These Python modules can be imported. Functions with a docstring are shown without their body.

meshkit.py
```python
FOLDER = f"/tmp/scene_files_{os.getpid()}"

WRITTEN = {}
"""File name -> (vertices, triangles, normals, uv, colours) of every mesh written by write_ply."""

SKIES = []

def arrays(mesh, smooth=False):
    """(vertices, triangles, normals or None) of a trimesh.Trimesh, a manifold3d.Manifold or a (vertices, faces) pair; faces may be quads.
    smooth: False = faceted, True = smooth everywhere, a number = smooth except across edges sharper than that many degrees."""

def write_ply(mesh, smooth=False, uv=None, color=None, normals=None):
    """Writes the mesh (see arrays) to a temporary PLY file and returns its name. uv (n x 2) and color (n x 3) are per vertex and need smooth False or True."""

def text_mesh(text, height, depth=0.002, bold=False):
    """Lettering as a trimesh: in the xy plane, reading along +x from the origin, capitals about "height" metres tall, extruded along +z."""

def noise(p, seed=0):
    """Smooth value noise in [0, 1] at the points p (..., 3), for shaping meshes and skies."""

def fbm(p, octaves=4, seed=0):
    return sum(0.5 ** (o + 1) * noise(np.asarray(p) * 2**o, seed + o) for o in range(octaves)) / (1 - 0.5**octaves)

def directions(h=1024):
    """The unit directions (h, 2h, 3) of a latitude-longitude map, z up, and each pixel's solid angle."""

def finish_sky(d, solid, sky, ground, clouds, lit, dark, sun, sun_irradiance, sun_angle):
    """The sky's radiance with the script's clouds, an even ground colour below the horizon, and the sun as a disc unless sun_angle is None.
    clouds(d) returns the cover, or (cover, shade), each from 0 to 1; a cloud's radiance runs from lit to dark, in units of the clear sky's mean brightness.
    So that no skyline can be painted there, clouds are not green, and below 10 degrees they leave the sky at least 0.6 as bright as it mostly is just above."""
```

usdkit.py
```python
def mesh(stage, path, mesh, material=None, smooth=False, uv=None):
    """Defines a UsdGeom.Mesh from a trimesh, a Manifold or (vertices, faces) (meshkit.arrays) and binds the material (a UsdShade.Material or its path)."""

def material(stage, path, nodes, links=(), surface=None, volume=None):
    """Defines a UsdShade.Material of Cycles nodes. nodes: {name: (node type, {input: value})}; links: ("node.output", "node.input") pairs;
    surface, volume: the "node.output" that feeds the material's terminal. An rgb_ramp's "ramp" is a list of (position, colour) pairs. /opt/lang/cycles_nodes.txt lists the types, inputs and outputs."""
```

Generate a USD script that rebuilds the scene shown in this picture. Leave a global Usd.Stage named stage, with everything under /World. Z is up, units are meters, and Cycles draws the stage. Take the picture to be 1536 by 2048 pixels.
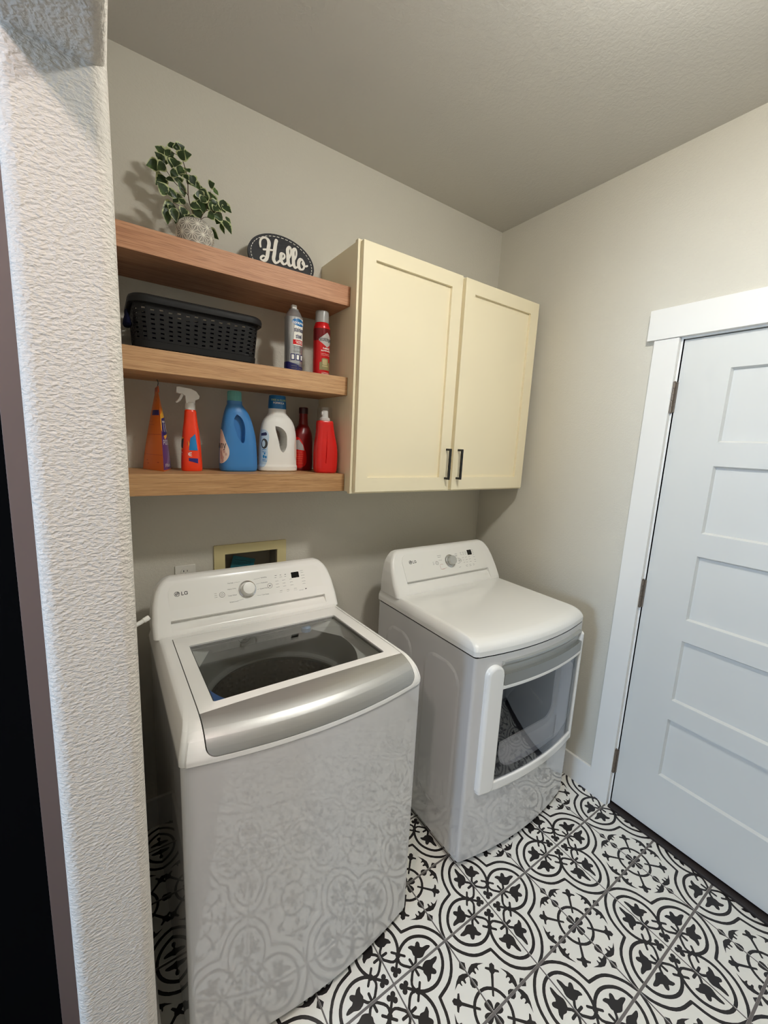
import math, random, numpy as np, trimesh, usdkit, meshkit
from manifold3d import Manifold, CrossSection
from shapely.geometry import Polygon, LineString, Point, MultiPolygon, box as sbox
from shapely.ops import unary_union
from shapely import affinity
from pxr import Usd, UsdGeom, UsdLux, Gf, Sdf, UsdShade

random.seed(7); RNG = np.random.default_rng(7)
stage = Usd.Stage.CreateInMemory()
UsdGeom.SetStageUpAxis(stage, 'Z'); UsdGeom.SetStageMetersPerUnit(stage, 1.0)
UsdGeom.Xform.Define(stage, '/World'); UsdGeom.Scope.Define(stage, '/World/Looks')

# ------------------------------------------------------------------ camera, lamps, exposure
CAM = (-1.8621, -1.7043, 1.6006)
RIGHT = (0.82751415, -0.55931558, 0.048851); DOWN = (-0.05212991, -0.1631765, -0.98521871); FWD = (0.55901951, 0.81273582, -0.16418793)
cam = UsdGeom.Camera.Define(stage, '/World/camera')
m = Gf.Matrix4d(*[float(v) for v in (*RIGHT, 0, *[-d for d in DOWN], 0, *[-f for f in FWD], 0, *CAM, 1)])
cam.AddTransformOp().Set(m)
cam.CreateHorizontalApertureAttr(36.0); cam.CreateFocalLengthAttr(821.76 / 1536 * 36.0)
cam.CreateFStopAttr(0.0); cam.CreateClippingRangeAttr((0.02, 100.0))
cam.CreateExposureAttr(0.0)
LAMP = (-0.97, -1.40, 2.63)        # the laundry room's ceiling lamp (above the frame)
LAMP_E, HALL_E, DAY_E = 214.0, 180.0, 36.0
HALL_LAMP = (-2.46, -1.85, 2.62)
day = UsdLux.RectLight.Define(stage, '/World/daylight')          # daylight through the hall's window
day.CreateWidthAttr(.72); day.CreateHeightAttr(1.0); day.CreateIntensityAttr(DAY_E); day.CreateColorAttr(Gf.Vec3f(.50, .71, 1.0))
day.AddTranslateOp().Set((-4.72, -1.46, 1.52)); day.AddRotateXYZOp().Set((90, 0, -90))

# ------------------------------------------------------------------ helpers
def lin(r, g, b):
    return tuple((c / 255 / 12.92) if c / 255 <= .04045 else ((c / 255 + .055) / 1.055) ** 2.4 for c in (r, g, b))

MATS = {}
def mat(name, nodes, links, surface='p.BSDF'):
    MATS[name] = usdkit.material(stage, '/World/Looks/' + name, nodes, links, surface=surface); return MATS[name]
def plain(name, rgb, rough=.5, **kw):
    return mat(name, {'p': ('principled_bsdf', {'base_color': lin(*rgb), 'roughness': rough, **kw})}, [])
def noisy(name, rgb, rough=.5, scale=60., bump=.15, dist=.002, var=.06, detail=3., **kw):
    """a paint or plastic with slight tone variation and fine relief"""
    c = np.array(lin(*rgb))
    return mat(name, {'g': ('geometry', {}), 'n': ('noise_texture', {'scale': scale, 'detail': detail}), 'n2': ('noise_texture', {'scale': 3.0, 'detail': 2.}),
                      'r': ('rgb_ramp', {'ramp': [(.3, tuple(c * (1 - var))), (.7, tuple(np.minimum(c * (1 + var), 1)))]}),
                      'b': ('bump', {'strength': bump, 'distance': dist}), 'p': ('principled_bsdf', {'roughness': rough, **kw})},
               [('g.position', 'n.vector'), ('g.position', 'n2.vector'), ('n2.fac', 'r.fac'), ('r.color', 'p.base_color'), ('n.fac', 'b.height'), ('b.normal', 'p.normal')])

NAMES = {}
def numbered(parent, name):
    k = NAMES.get((parent, name), -1) + 1; NAMES[(parent, name)] = k
    return f'{parent}/{name}' + (f'_{k:03d}' if k else '')
ORIGIN = {}
def tag(prim, label=None, cat=None, group=None, kind=None):
    for k, v in (('label', label), ('category', cat), ('group', group), ('kind', kind)):
        if v: prim.SetCustomDataByKey(k, v)
def thing(name, label, cat, loc=(0, 0, 0), group=None, kind=None):
    path = numbered('/World', name); x = UsdGeom.Xform.Define(stage, path); x.AddTranslateOp().Set(tuple(float(v) for v in loc))
    ORIGIN[path] = np.array(loc, float); tag(x.GetPrim(), label, cat, group, kind); return path
def tri(mesh):
    if isinstance(mesh, (list,)): return trimesh.util.concatenate([tri(q) for q in mesh])
    if hasattr(mesh, 'to_mesh'):
        q = mesh.to_mesh(); return trimesh.Trimesh(np.array(q.vert_properties[:, :3]), np.array(q.tri_verts), process=False)
    return mesh
def crease(mesh, angle):
    """(vertices, faces, normals): smooth except across edges sharper than the angle; each face counts by its area, so slivers do no harm"""
    v, inv = np.unique(np.round(np.array(mesh.vertices), 6), axis=0, return_inverse=True); f = inv.reshape(-1)[np.array(mesh.faces)]
    f = f[(f[:, 0] != f[:, 1]) & (f[:, 1] != f[:, 2]) & (f[:, 0] != f[:, 2])]
    c = np.cross(v[f[:, 1]] - v[f[:, 0]], v[f[:, 2]] - v[f[:, 0]]); ln = np.linalg.norm(c, axis=1, keepdims=True); u = c / np.maximum(ln, 1e-20)
    corner = f.ravel(); face = np.repeat(np.arange(len(f)), 3); order = np.argsort(corner, kind='stable'); cs_, fs_ = corner[order], face[order]
    first = np.searchsorted(cs_, np.arange(len(v))); cnt = np.bincount(cs_, minlength=len(v))
    rep_ = cnt[cs_]; a = np.repeat(np.arange(len(cs_)), rep_); off = np.arange(len(a)) - np.repeat(np.cumsum(rep_) - rep_, rep_); b = np.repeat(first[cs_], rep_) + off
    ok = (u[fs_[a]] * u[fs_[b]]).sum(1) > math.cos(math.radians(angle)); n = np.zeros((len(cs_), 3)); np.add.at(n, a[ok], c[fs_[b[ok]]])
    l = np.linalg.norm(n, axis=1, keepdims=True); n = np.where(l > 1e-18, n / np.maximum(l, 1e-18), [0, 0, 1.])
    out = np.zeros_like(n); out[order] = n
    key, back = np.unique(np.c_[corner, np.round(out * 500)], axis=0, return_inverse=True); back = back.reshape(-1); pick = np.zeros(len(key), int); pick[back] = np.arange(len(corner))
    return v[corner[pick]], back.reshape(-1, 3), out[pick]
def obj(name, mesh, mt, parent='/World', smooth=35, label=None, uv=None, kind=None):
    mesh = tri(mesh); path = numbered(parent, name)
    o = ORIGIN.get(parent, np.zeros(3)); ORIGIN[path] = o
    mesh = trimesh.Trimesh(np.array(mesh.vertices) - o, np.array(mesh.faces), process=False)
    if smooth is False or smooth is True or uv is not None:
        usdkit.mesh(stage, path, mesh, MATS[mt], smooth=smooth, uv=uv)
    else:
        v_, f_, n_ = crease(mesh, smooth); q_ = usdkit.mesh(stage, path, (v_, f_), MATS[mt]); q_.CreateNormalsAttr([Gf.Vec3f(*map(float, r_)) for r_ in n_]); q_.SetNormalsInterpolation('vertex')
    tag(stage.GetPrimAtPath(path), label, kind=kind); return path
def box(x0, x1, y0, y1, z0, z1):
    return Manifold.cube([abs(x1 - x0), abs(y1 - y0), abs(z1 - z0)]).translate([min(x0, x1), min(y0, y1), min(z0, z1)])
def rbox(x0, x1, y0, y1, z0, z1, r=.003, n=8):
    x0, x1 = sorted((x0, x1)); y0, y1 = sorted((y0, y1)); z0, z1 = sorted((z0, z1))
    r = min(r, .499 * min(x1 - x0, y1 - y0, z1 - z0))
    s = np.array(Manifold.sphere(r, n).to_mesh().vert_properties[:, :3])
    return Manifold.hull_points(np.vstack([s + (x, y, z) for x in (x0 + r, x1 - r) for y in (y0 + r, y1 - r) for z in (z0 + r, z1 - r)]))
def cyl(r, h, c=(0, 0, 0), axis='z', r2=None, n=32):
    q = Manifold.cylinder(h, r, r if r2 is None else r2, n)
    if axis == 'x': q = q.rotate([0, 90, 0])
    if axis == 'y': q = q.rotate([90, 0, 0])
    return q.translate(list(c))
def cs(poly):
    polys = []
    for g in getattr(poly, 'geoms', [poly]):
        polys.append(np.array(g.exterior.coords)[:-1]); polys += [np.array(i.coords)[:-1] for i in g.interiors]
    return CrossSection(polys, fillrule=__import__('manifold3d').FillRule.EvenOdd)
def extr(poly, h):
    return Manifold.extrude(cs(poly), h)
def extr_x(poly, x0, x1):      # polygon in (y, z) swept along x
    return extr(poly, x1 - x0).transform(np.array([[0, 0, 1, x0], [1, 0, 0, 0], [0, 1, 0, 0]], float))
def extr_y(poly, y0, y1):      # polygon in (x, z) swept from y0 towards y1 < y0
    return extr(poly, abs(y1 - y0)).transform(np.array([[1, 0, 0, 0], [0, 0, -1, max(y0, y1)], [0, 1, 0, 0]], float))
def rrect(x0, x1, y0, y1, r, seg=6):
    return sbox(x0 + r, y0 + r, x1 - r, y1 - r).buffer(r, quad_segs=seg)
def lathe(profile, c=(0, 0, 0), n=40, sx=1., sy=1.):
    """profile: (radius, z) from bottom to top; closed caps when the radius is > 0 at the ends"""
    p = [(0, profile[0][1])] + [tuple(q) for q in profile] + [(0, profile[-1][1])]
    v, f = [], []; a = np.linspace(0, 2 * np.pi, n, endpoint=False)
    for r, z in p:
        v.append(np.c_[np.cos(a) * r * sx, np.sin(a) * r * sy, np.full(n, z)])
    for i in range(len(p) - 1):
        for j in range(n):
            k = (j + 1) % n; A, B, C, D = i * n + j, i * n + k, (i + 1) * n + k, (i + 1) * n + j
            f += [(A, B, C), (A, C, D)]
    mesh = trimesh.Trimesh(np.vstack(v) + c, f, process=False); mesh.merge_vertices(); mesh.update_faces(mesh.nondegenerate_faces()); return mesh
def loft(rings, cap=True):
    n = len(rings[0]); v = np.vstack(rings); f = []
    for i in range(len(rings) - 1):
        for j in range(n):
            k = (j + 1) % n; A, B, C, D = i * n + j, i * n + k, (i + 1) * n + k, (i + 1) * n + j
            f += [(A, B, C), (A, C, D)]
    if cap:
        for base, s in ((0, -1), (len(rings) - 1, 1)):
            c = len(v); v = np.vstack([v, rings[base].mean(0)])
            for j in range(n):
                t = (c, base * n + j, base * n + (j + 1) % n); f.append(t if s > 0 else t[::-1])
    return trimesh.Trimesh(v, f, process=False)
def superring(cx, cy, z, a, b, e=2.5, n=48, rot=0.):
    t = np.linspace(0, 2 * np.pi, n, endpoint=False); c, s = np.cos(t), np.sin(t)
    x = a * np.sign(c) * np.abs(c) ** (2 / e); y = b * np.sign(s) * np.abs(s) ** (2 / e)
    return np.c_[cx + x * math.cos(rot) - y * math.sin(rot), cy + x * math.sin(rot) + y * math.cos(rot), np.full(n, z)]
def tube(path, r, n=8, closed=False):
    P = np.array(path, float); m_ = len(P); rr = np.broadcast_to(r, m_); v, f = [], []
    T = np.gradient(P, axis=0) if not closed else np.roll(P, -1, 0) - np.roll(P, 1, 0)
    up = np.array([0, 0, 1.]) if abs(T[0][2]) < .9 * np.linalg.norm(T[0]) else np.array([1., 0, 0])
    u = None
    for i in range(m_):
        t = T[i] / np.linalg.norm(T[i]); u = np.cross(t, up if u is None else np.cross(u, t)); u /= np.linalg.norm(u); w = np.cross(t, u)
        a = np.linspace(0, 2 * np.pi, n, endpoint=False); v.append(P[i] + rr[i] * (np.cos(a)[:, None] * u + np.sin(a)[:, None] * w))
    for i in range(m_ - (0 if closed else 1)):
        for j in range(n):
            k = (j + 1) % n; i2 = (i + 1) % m_; A, B, C, D = i * n + j, i * n + k, i2 * n + k, i2 * n + j; f += [(A, B, C), (A, C, D)]
    v = np.vstack(v)
    if not closed:
        for base, s in ((0, -1), (m_ - 1, 1)):
            c = len(v); v = np.vstack([v, P[base]]); f += [((c, base * n + j, base * n + (j + 1) % n) if s > 0 else (c, base * n + (j + 1) % n, base * n + j)) for j in range(n)]
    q = trimesh.Trimesh(v, f, process=False); q.fix_normals(); return q
def spline(pts, n=40):
    from scipy.interpolate import CubicSpline
    P = np.array(pts, float); d = np.r_[0, np.cumsum(np.linalg.norm(np.diff(P, axis=0), axis=1))]
    return CubicSpline(d, P)(np.linspace(0, d[-1], n))
def warp(mesh, fn):
    mesh = tri(mesh); return trimesh.Trimesh(fn(np.array(mesh.vertices)), mesh.faces, process=False)
def on_plane(mesh, O, X, Y):
    X = np.array(X, float); Y = np.array(Y, float); X /= np.linalg.norm(X); Y /= np.linalg.norm(Y); N = np.cross(X, Y)
    v = np.array(tri(mesh).vertices); return trimesh.Trimesh(np.array(O) + v[:, :1] * X + v[:, 1:2] * Y + v[:, 2:] * N, tri(mesh).faces, process=False)
def text(s, h, bold=False, depth=.0004, centre=False, sx=1.):
    q = meshkit.text_mesh(s, h, depth, bold)
    if centre: q.apply_translation([-(q.bounds[0, 0] + q.bounds[1, 0]) / 2, 0, 0])
    q.vertices = q.vertices * [sx, 1, 1]
    return q
def flat(poly, d=.0004, refine=None):
    q = extr(poly, d); return tri(q.refine_to_length(refine) if refine else q)
def wrap(mesh, c, rfn, a0=0., off=.0003):
    """lays a flat print (x along the girth, y up, z outwards) on a round body: c the axis, rfn(z) the radius there, a0 the angle of x = 0"""
    v = np.array(tri(mesh).vertices); R = np.array([rfn(z) for z in v[:, 1]]); a = a0 + v[:, 0] / np.maximum(R.mean(), 1e-6); r = R + off + v[:, 2]
    return trimesh.Trimesh(np.c_[c[0] + r * np.cos(a), c[1] + r * np.sin(a), c[2] + v[:, 1]], tri(mesh).faces, process=False)

# ------------------------------------------------------------------ materials
def wall_mat(name, rgb, strength, scale, dist=.003, rough=.75):
    c = lin(*rgb)
    return mat(name, {'g': ('geometry', {}), 'mp': ('mapping', {'scale': (1., 1., 1.45)}),
        'n': ('noise_texture', {'scale': scale, 'detail': 2.5, 'distortion': .6}), 'r': ('map_range', {'from_min': .40, 'from_max': .62, 'clamp': True}),
        'f': ('noise_texture', {'scale': scale * 4, 'detail': 2.}), 'a': ('math', {'math_type': 'multiply_add', 'value2': .18}),
        'b': ('bump', {'strength': strength, 'distance': dist}), 'p': ('principled_bsdf', {'base_color': c, 'roughness': rough, 'specular_ior_level': .3})},
        [('g.position', 'mp.vector'), ('mp.vector', 'n.vector'), ('n.fac', 'r.value'), ('g.position', 'f.vector'), ('f.fac', 'a.value1'), ('r.result', 'a.value3'), ('a.value', 'b.height'), ('b.normal', 'p.normal')])
wall_mat('wall_paint', (208, 203, 190), .14, 90.)
mat('wall_paint_coarse', {'g': ('geometry', {}), 'mp': ('mapping', {'scale': (1., 1., 1.7)}), 'n': ('noise_texture', {'scale': 125., 'detail': 2., 'roughness': .5, 'distortion': .2}), 'r': ('map_range', {'from_min': .34, 'from_max': .70, 'clamp': True}),
    'b': ('bump', {'strength': .45, 'distance': .0032}), 'p': ('principled_bsdf', {'base_color': lin(210, 203, 193), 'roughness': .75, 'specular_ior_level': .3})},
    [('g.position', 'mp.vector'), ('mp.vector', 'n.vector'), ('n.fac', 'r.value'), ('r.result', 'b.height'), ('b.normal', 'p.normal')])
wall_mat('ceiling_paint', (202, 199, 193), .10, 80.)
noisy('trim_paint', (233, 231, 226), .38, 40., .05, .0006, .01)
noisy('door_paint', (214, 214, 210), .42, 500., .12, .0006, .01)
noisy('cream_paint', (241, 229, 197), .36, 300., .05, .0005, .015)
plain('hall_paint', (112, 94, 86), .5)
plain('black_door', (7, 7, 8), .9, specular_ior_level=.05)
plain('appliance_white', (240, 239, 235), .16, coat_weight=.5, coat_roughness=.05)
plain('appliance_steel_white', (208, 207, 206), .4, coat_weight=1., coat_roughness=.012, coat_ior=1.65)
plain('console_white', (238, 236, 231), .2)
plain('panel_white', (236, 234, 228), .24)
plain('silver', (168, 168, 164), .34, metallic=.85)
plain('handle_silver', (178, 178, 175), .42, metallic=.7)
plain('silver_light', (196, 197, 194), .32, metallic=.75)
plain('chrome', (210, 210, 210), .14, metallic=1.)
plain('dark_gap', (20, 20, 20), .7)
plain('print_gray', (104, 102, 100), .6)
plain('print_dark', (62, 60, 60), .5)
plain('print_red', (176, 92, 86), .6)
plain('black_screen', (10, 10, 11), .12)
plain('glass_surround', (44, 46, 50), .4)
plain('tub_gray', (128, 128, 124), .3)
plain('drum_gray', (92, 95, 100), .4, metallic=.3)
plain('tub_cover', (206, 206, 200), .35)
plain('blue_plastic', (62, 112, 182), .35)
plain('pale_blue', (116, 150, 188), .3)
plain('orange', (214, 122, 44), .5)
plain('label_paper', (222, 214, 202), .6)
plain('hinge_metal', (128, 116, 104), .38, metallic=.8)
plain('pull_black', (18, 18, 19), .4)
plain('basket_black', (22, 21, 21), .55, specular_ior_level=.25)
plain('navy', (14, 16, 38), .95, specular_ior_level=.1)
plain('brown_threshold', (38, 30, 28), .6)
plain('outlet_white', (228, 224, 214), .35)
plain('box_cream', (214, 200, 150), .45)
plain('box_inside', (150, 142, 126), .7)
plain('teal_card', (30, 108, 122), .6)
plain('teal_print', (18, 66, 78), .6)
plain('white_plastic', (236, 234, 228), .3)
plain('white_print', (240, 238, 232), .5)
plain('can_red', (200, 22, 28), .22, metallic=.25)
plain('can_darkred', (112, 14, 20), .22, metallic=.25)
plain('can_silver', (186, 188, 190), .24, metallic=.7)
plain('can_gray', (122, 124, 134), .3, metallic=.4)
plain('can_navy', (34, 34, 92), .3)
plain('can_blue', (30, 106, 164), .3)
plain('print_navy', (42, 46, 84), .4)
plain('chair_tan', (176, 158, 112), .5)
plain('chair_olive', (132, 124, 80), .5)
plain('pouch_orange', (224, 112, 30), .35)
plain('pouch_deep', (196, 82, 26), .4)
plain('pouch_purple', (98, 48, 116), .35)
plain('pouch_violet', (132, 86, 146), .35)
plain('pouch_yellow', (240, 176, 52), .35)
plain('spray_red', (240, 62, 26), .25)
plain('label_blue', (24, 124, 188), .35)
plain('label_navy', (40, 30, 110), .35)
plain('softener_blue', (58, 124, 186), .28, subsurface_weight=.0)
plain('softener_cap', (104, 176, 170), .4)
plain('label_pink', (226, 204, 190), .45)
plain('label_rose', (198, 160, 150), .45)
plain('label_ice', (186, 206, 222), .4)
plain('cap_blue', (22, 106, 166), .3)
plain('cap_print', (170, 200, 150), .4)
plain('red_plastic', (208, 28, 24), .26)
plain('dark_red', (122, 14, 16), .3)
plain('cap_dark', (60, 12, 18), .35)
plain('label_gray', (176, 170, 166), .45)
plain('print_orange', (226, 96, 50), .45)
plain('sign_black', (32, 32, 36), .6)
plain('sign_edge', (58, 52, 46), .6)
plain('sign_white', (236, 232, 222), .6)
plain('pot_gray', (150, 144, 134), .7)
plain('pot_line', (226, 221, 208), .7)
plain('stem_brown', (74, 54, 36), .7)
plain('soil', (46, 36, 28), .9)
plain('grout', (112, 107, 104), .85)
noisy('tile_white', (236, 234, 225), .32, 60., .04, .0006, .02)
noisy('tile_black', (33, 29, 28), .36, 60., .03, .0006, .03)
mat('lamp_glow', {'e': ('emission', {'color': (1., .995, .945), 'strength': LAMP_E})}, [], surface='e.emission')
mat('hall_glow', {'e': ('emission', {'color': (1., .84, .79), 'strength': HALL_E})}, [], surface='e.emission')
def pane(name, tint, gloss_rough=.02, f0=.045):
    return mat(name, {'t': ('transparent_bsdf', {'color': tint}), 'g': ('glossy_bsdf', {'color': (1., 1., 1.), 'roughness': gloss_rough}), 'w': ('layer_weight', {'blend': .5}),
                      'pw': ('math', {'math_type': 'power', 'value2': 4.0}), 'ma': ('math', {'math_type': 'multiply_add', 'value2': .9, 'value3': f0}), 'm': ('mix_closure', {})},
               [('w.facing', 'pw.value1'), ('pw.value', 'ma.value1'), ('ma.value', 'm.fac'), ('t.BSDF', 'm.closure1'), ('g.BSDF', 'm.closure2')], surface='m.closure')
pane('lid_glass', (.84, .85, .85), .03, .014)
pane('door_glass', (.78, .79, .82), .02, .028)
pane('clear_plastic', (.95, .95, .95), .08, .04)
plain('frost_plastic', (186, 184, 180), .3, transmission_weight=.35)
mat('drum_dark', {'g': ('geometry', {}), 'v': ('voronoi_texture', {'scale': 48., 'randomness': .5}), 'r': ('map_range', {'from_min': .15, 'from_max': .5, 'clamp': True}),
                  'b': ('bump', {'strength': .9, 'distance': .006}), 'p': ('principled_bsdf', {'base_color': lin(50, 47, 44), 'roughness': .2})},
    [('g.position', 'v.vector'), ('v.distance', 'r.value'), ('r.result', 'b.height'), ('b.normal', 'p.normal')])
def wood(name, light, mid, dark, seed):
    return mat(name, {'g': ('geometry', {}), 'o': ('mapping', {'location': (seed, seed * .37, seed * .71), 'scale': (2.0, 20., 44.)}), 'n': ('noise_texture', {'scale': 1.5, 'detail': 4., 'roughness': .55, 'distortion': .9}),
        'w': ('mapping', {'location': (seed * 2, 0, seed), 'scale': (5., 90., 170.)}), 'n2': ('noise_texture', {'scale': 1.6, 'detail': 3., 'roughness': .6, 'distortion': .4}),
        'f': ('mapping', {'scale': (22., 500., 800.)}), 'fn': ('noise_texture', {'scale': 1.0, 'detail': 1.}),
        'a': ('math', {'math_type': 'multiply_add', 'value2': .5}), 'a2': ('math', {'math_type': 'multiply', 'value2': .5}),
        'r': ('rgb_ramp', {'ramp': [(.30, lin(*dark)), (.47, lin(*mid)), (.66, lin(*light))]}),
        'fr': ('map_range', {'from_min': .55, 'from_max': .72, 'to_min': 0., 'to_max': .38, 'clamp': True}), 'mx': ('mix', {'mix_type': 'multiply', 'color2': lin(140, 100, 70)}),
        'b': ('bump', {'strength': .15, 'distance': .001}), 'p': ('principled_bsdf', {'roughness': .55})},
        [('g.position', 'o.vector'), ('o.vector', 'n.vector'), ('g.position', 'w.vector'), ('w.vector', 'n2.vector'), ('g.position', 'f.vector'), ('f.vector', 'fn.vector'),
         ('n.fac', 'a2.value1'), ('n2.fac', 'a.value1'), ('a2.value', 'a.value3'), ('a.value', 'r.fac'), ('fn.fac', 'fr.value'), ('fr.result', 'mx.fac'), ('r.color', 'mx.color1'),
         ('mx.color', 'p.base_color'), ('fn.fac', 'b.height'), ('b.normal', 'p.normal')])
wood('oak_top', (200, 150, 114), (182, 130, 94), (150, 98, 66), 3.1)
wood('oak_middle', (206, 166, 122), (188, 144, 100), (158, 112, 72), 8.3)
wood('oak_bottom', (200, 158, 112), (180, 136, 90), (150, 106, 66), 15.7)
mat('leaf', {'u': ('texture_coordinate', {}), 's': ('separate_xyz', {}), 'ab': ('math', {'math_type': 'absolute'}), 'g': ('geometry', {}),
             'n': ('noise_texture', {'scale': 170., 'detail': 2.}), 'm': ('math', {'math_type': 'multiply_add', 'value2': .55}), 'r': ('map_range', {'from_min': .99, 'from_max': 1.07, 'clamp': True}),
             'n2': ('noise_texture', {'scale': 34., 'detail': 2.}), 'gr': ('rgb_ramp', {'ramp': [(.3, lin(26, 40, 24)), (.55, lin(40, 60, 32)), (.75, lin(84, 112, 56))]}),
             'mx': ('mix', {'color2': lin(196, 202, 150)}), 'p': ('principled_bsdf', {'roughness': .42}), 't': ('translucent_bsdf', {'color': lin(110, 140, 70)}), 'mc': ('mix_closure', {'fac': .15})},
    [('u.UV', 's.vector'), ('s.x', 'ab.value1'), ('g.position', 'n.vector'), ('n.fac', 'm.value1'), ('ab.value', 'm.value3'), ('m.value', 'r.value'), ('g.position', 'n2.vector'), ('n2.fac', 'gr.fac'),
     ('gr.color', 'mx.color1'), ('r.result', 'mx.fac'), ('mx.color', 'p.base_color'), ('p.BSDF', 'mc.closure1'), ('t.BSDF', 'mc.closure2')], surface='mc.closure')

# ------------------------------------------------------------------ the room
H = 2.762; XL = -1.83; XH = -1.95; YJ = -.96; YB = -2.9; YJ2 = -1.95; ZH = 2.07
def struct(name, mesh, mt, smooth=35): p = obj(name, mesh, mt, smooth=smooth); tag(stage.GetPrimAtPath(p), kind='structure'); return p
def sthing(name, label=None):
    path = numbered('/World', name); UsdGeom.Xform.Define(stage, path); ORIGIN[path] = np.zeros(3); tag(stage.GetPrimAtPath(path), label, kind='structure'); return path
valve_hole = box(-1.471, -1.252, -.02, .12, .93, 1.123)
struct('wall_back', box(XL - .12, .12, 0, .12, 0, H) - valve_hole, 'wall_paint', False)
YD0, YD1 = -.9608, -1.7275       # rough sides of the door opening
struct('wall_right', box(0, .12, .0, YB, 0, H) - box(-.1, .2, YD0, YD1, -.1, 2.055), 'wall_paint', False)
struct('wall_front', box(XL - .12, .12, YB, YB - .12, 0, H), 'wall_paint', False)
def vbull(x0, x1, y0, y1, z0, z1, r=.02): return extr(rrect(x0, x1, y0, y1, r, 8), z1 - z0).translate([0, 0, z0])
stub = vbull(XH, XL, YJ, .05, 0, H) + box(XH, XL, -.3, .0, 0, H)
stub2 = vbull(XH, XL, YB - .05, YJ2, 0, H)
header = extr(rrect(XH, XL, ZH, H + .1, .02, 8), YJ - YJ2 + .08).transform(np.array([[1, 0, 0, 0], [0, 0, 1, YJ2 - .04], [0, 1, 0, 0]], float))
struct('wall_left', (stub + stub2 + header) - box(-3, 1, -4, 1, H, H + .4), 'wall_paint_coarse', 40)
struct('ceiling', box(XL, .12, .0, YB, H, H + .1), 'ceiling_paint', False)

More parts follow.
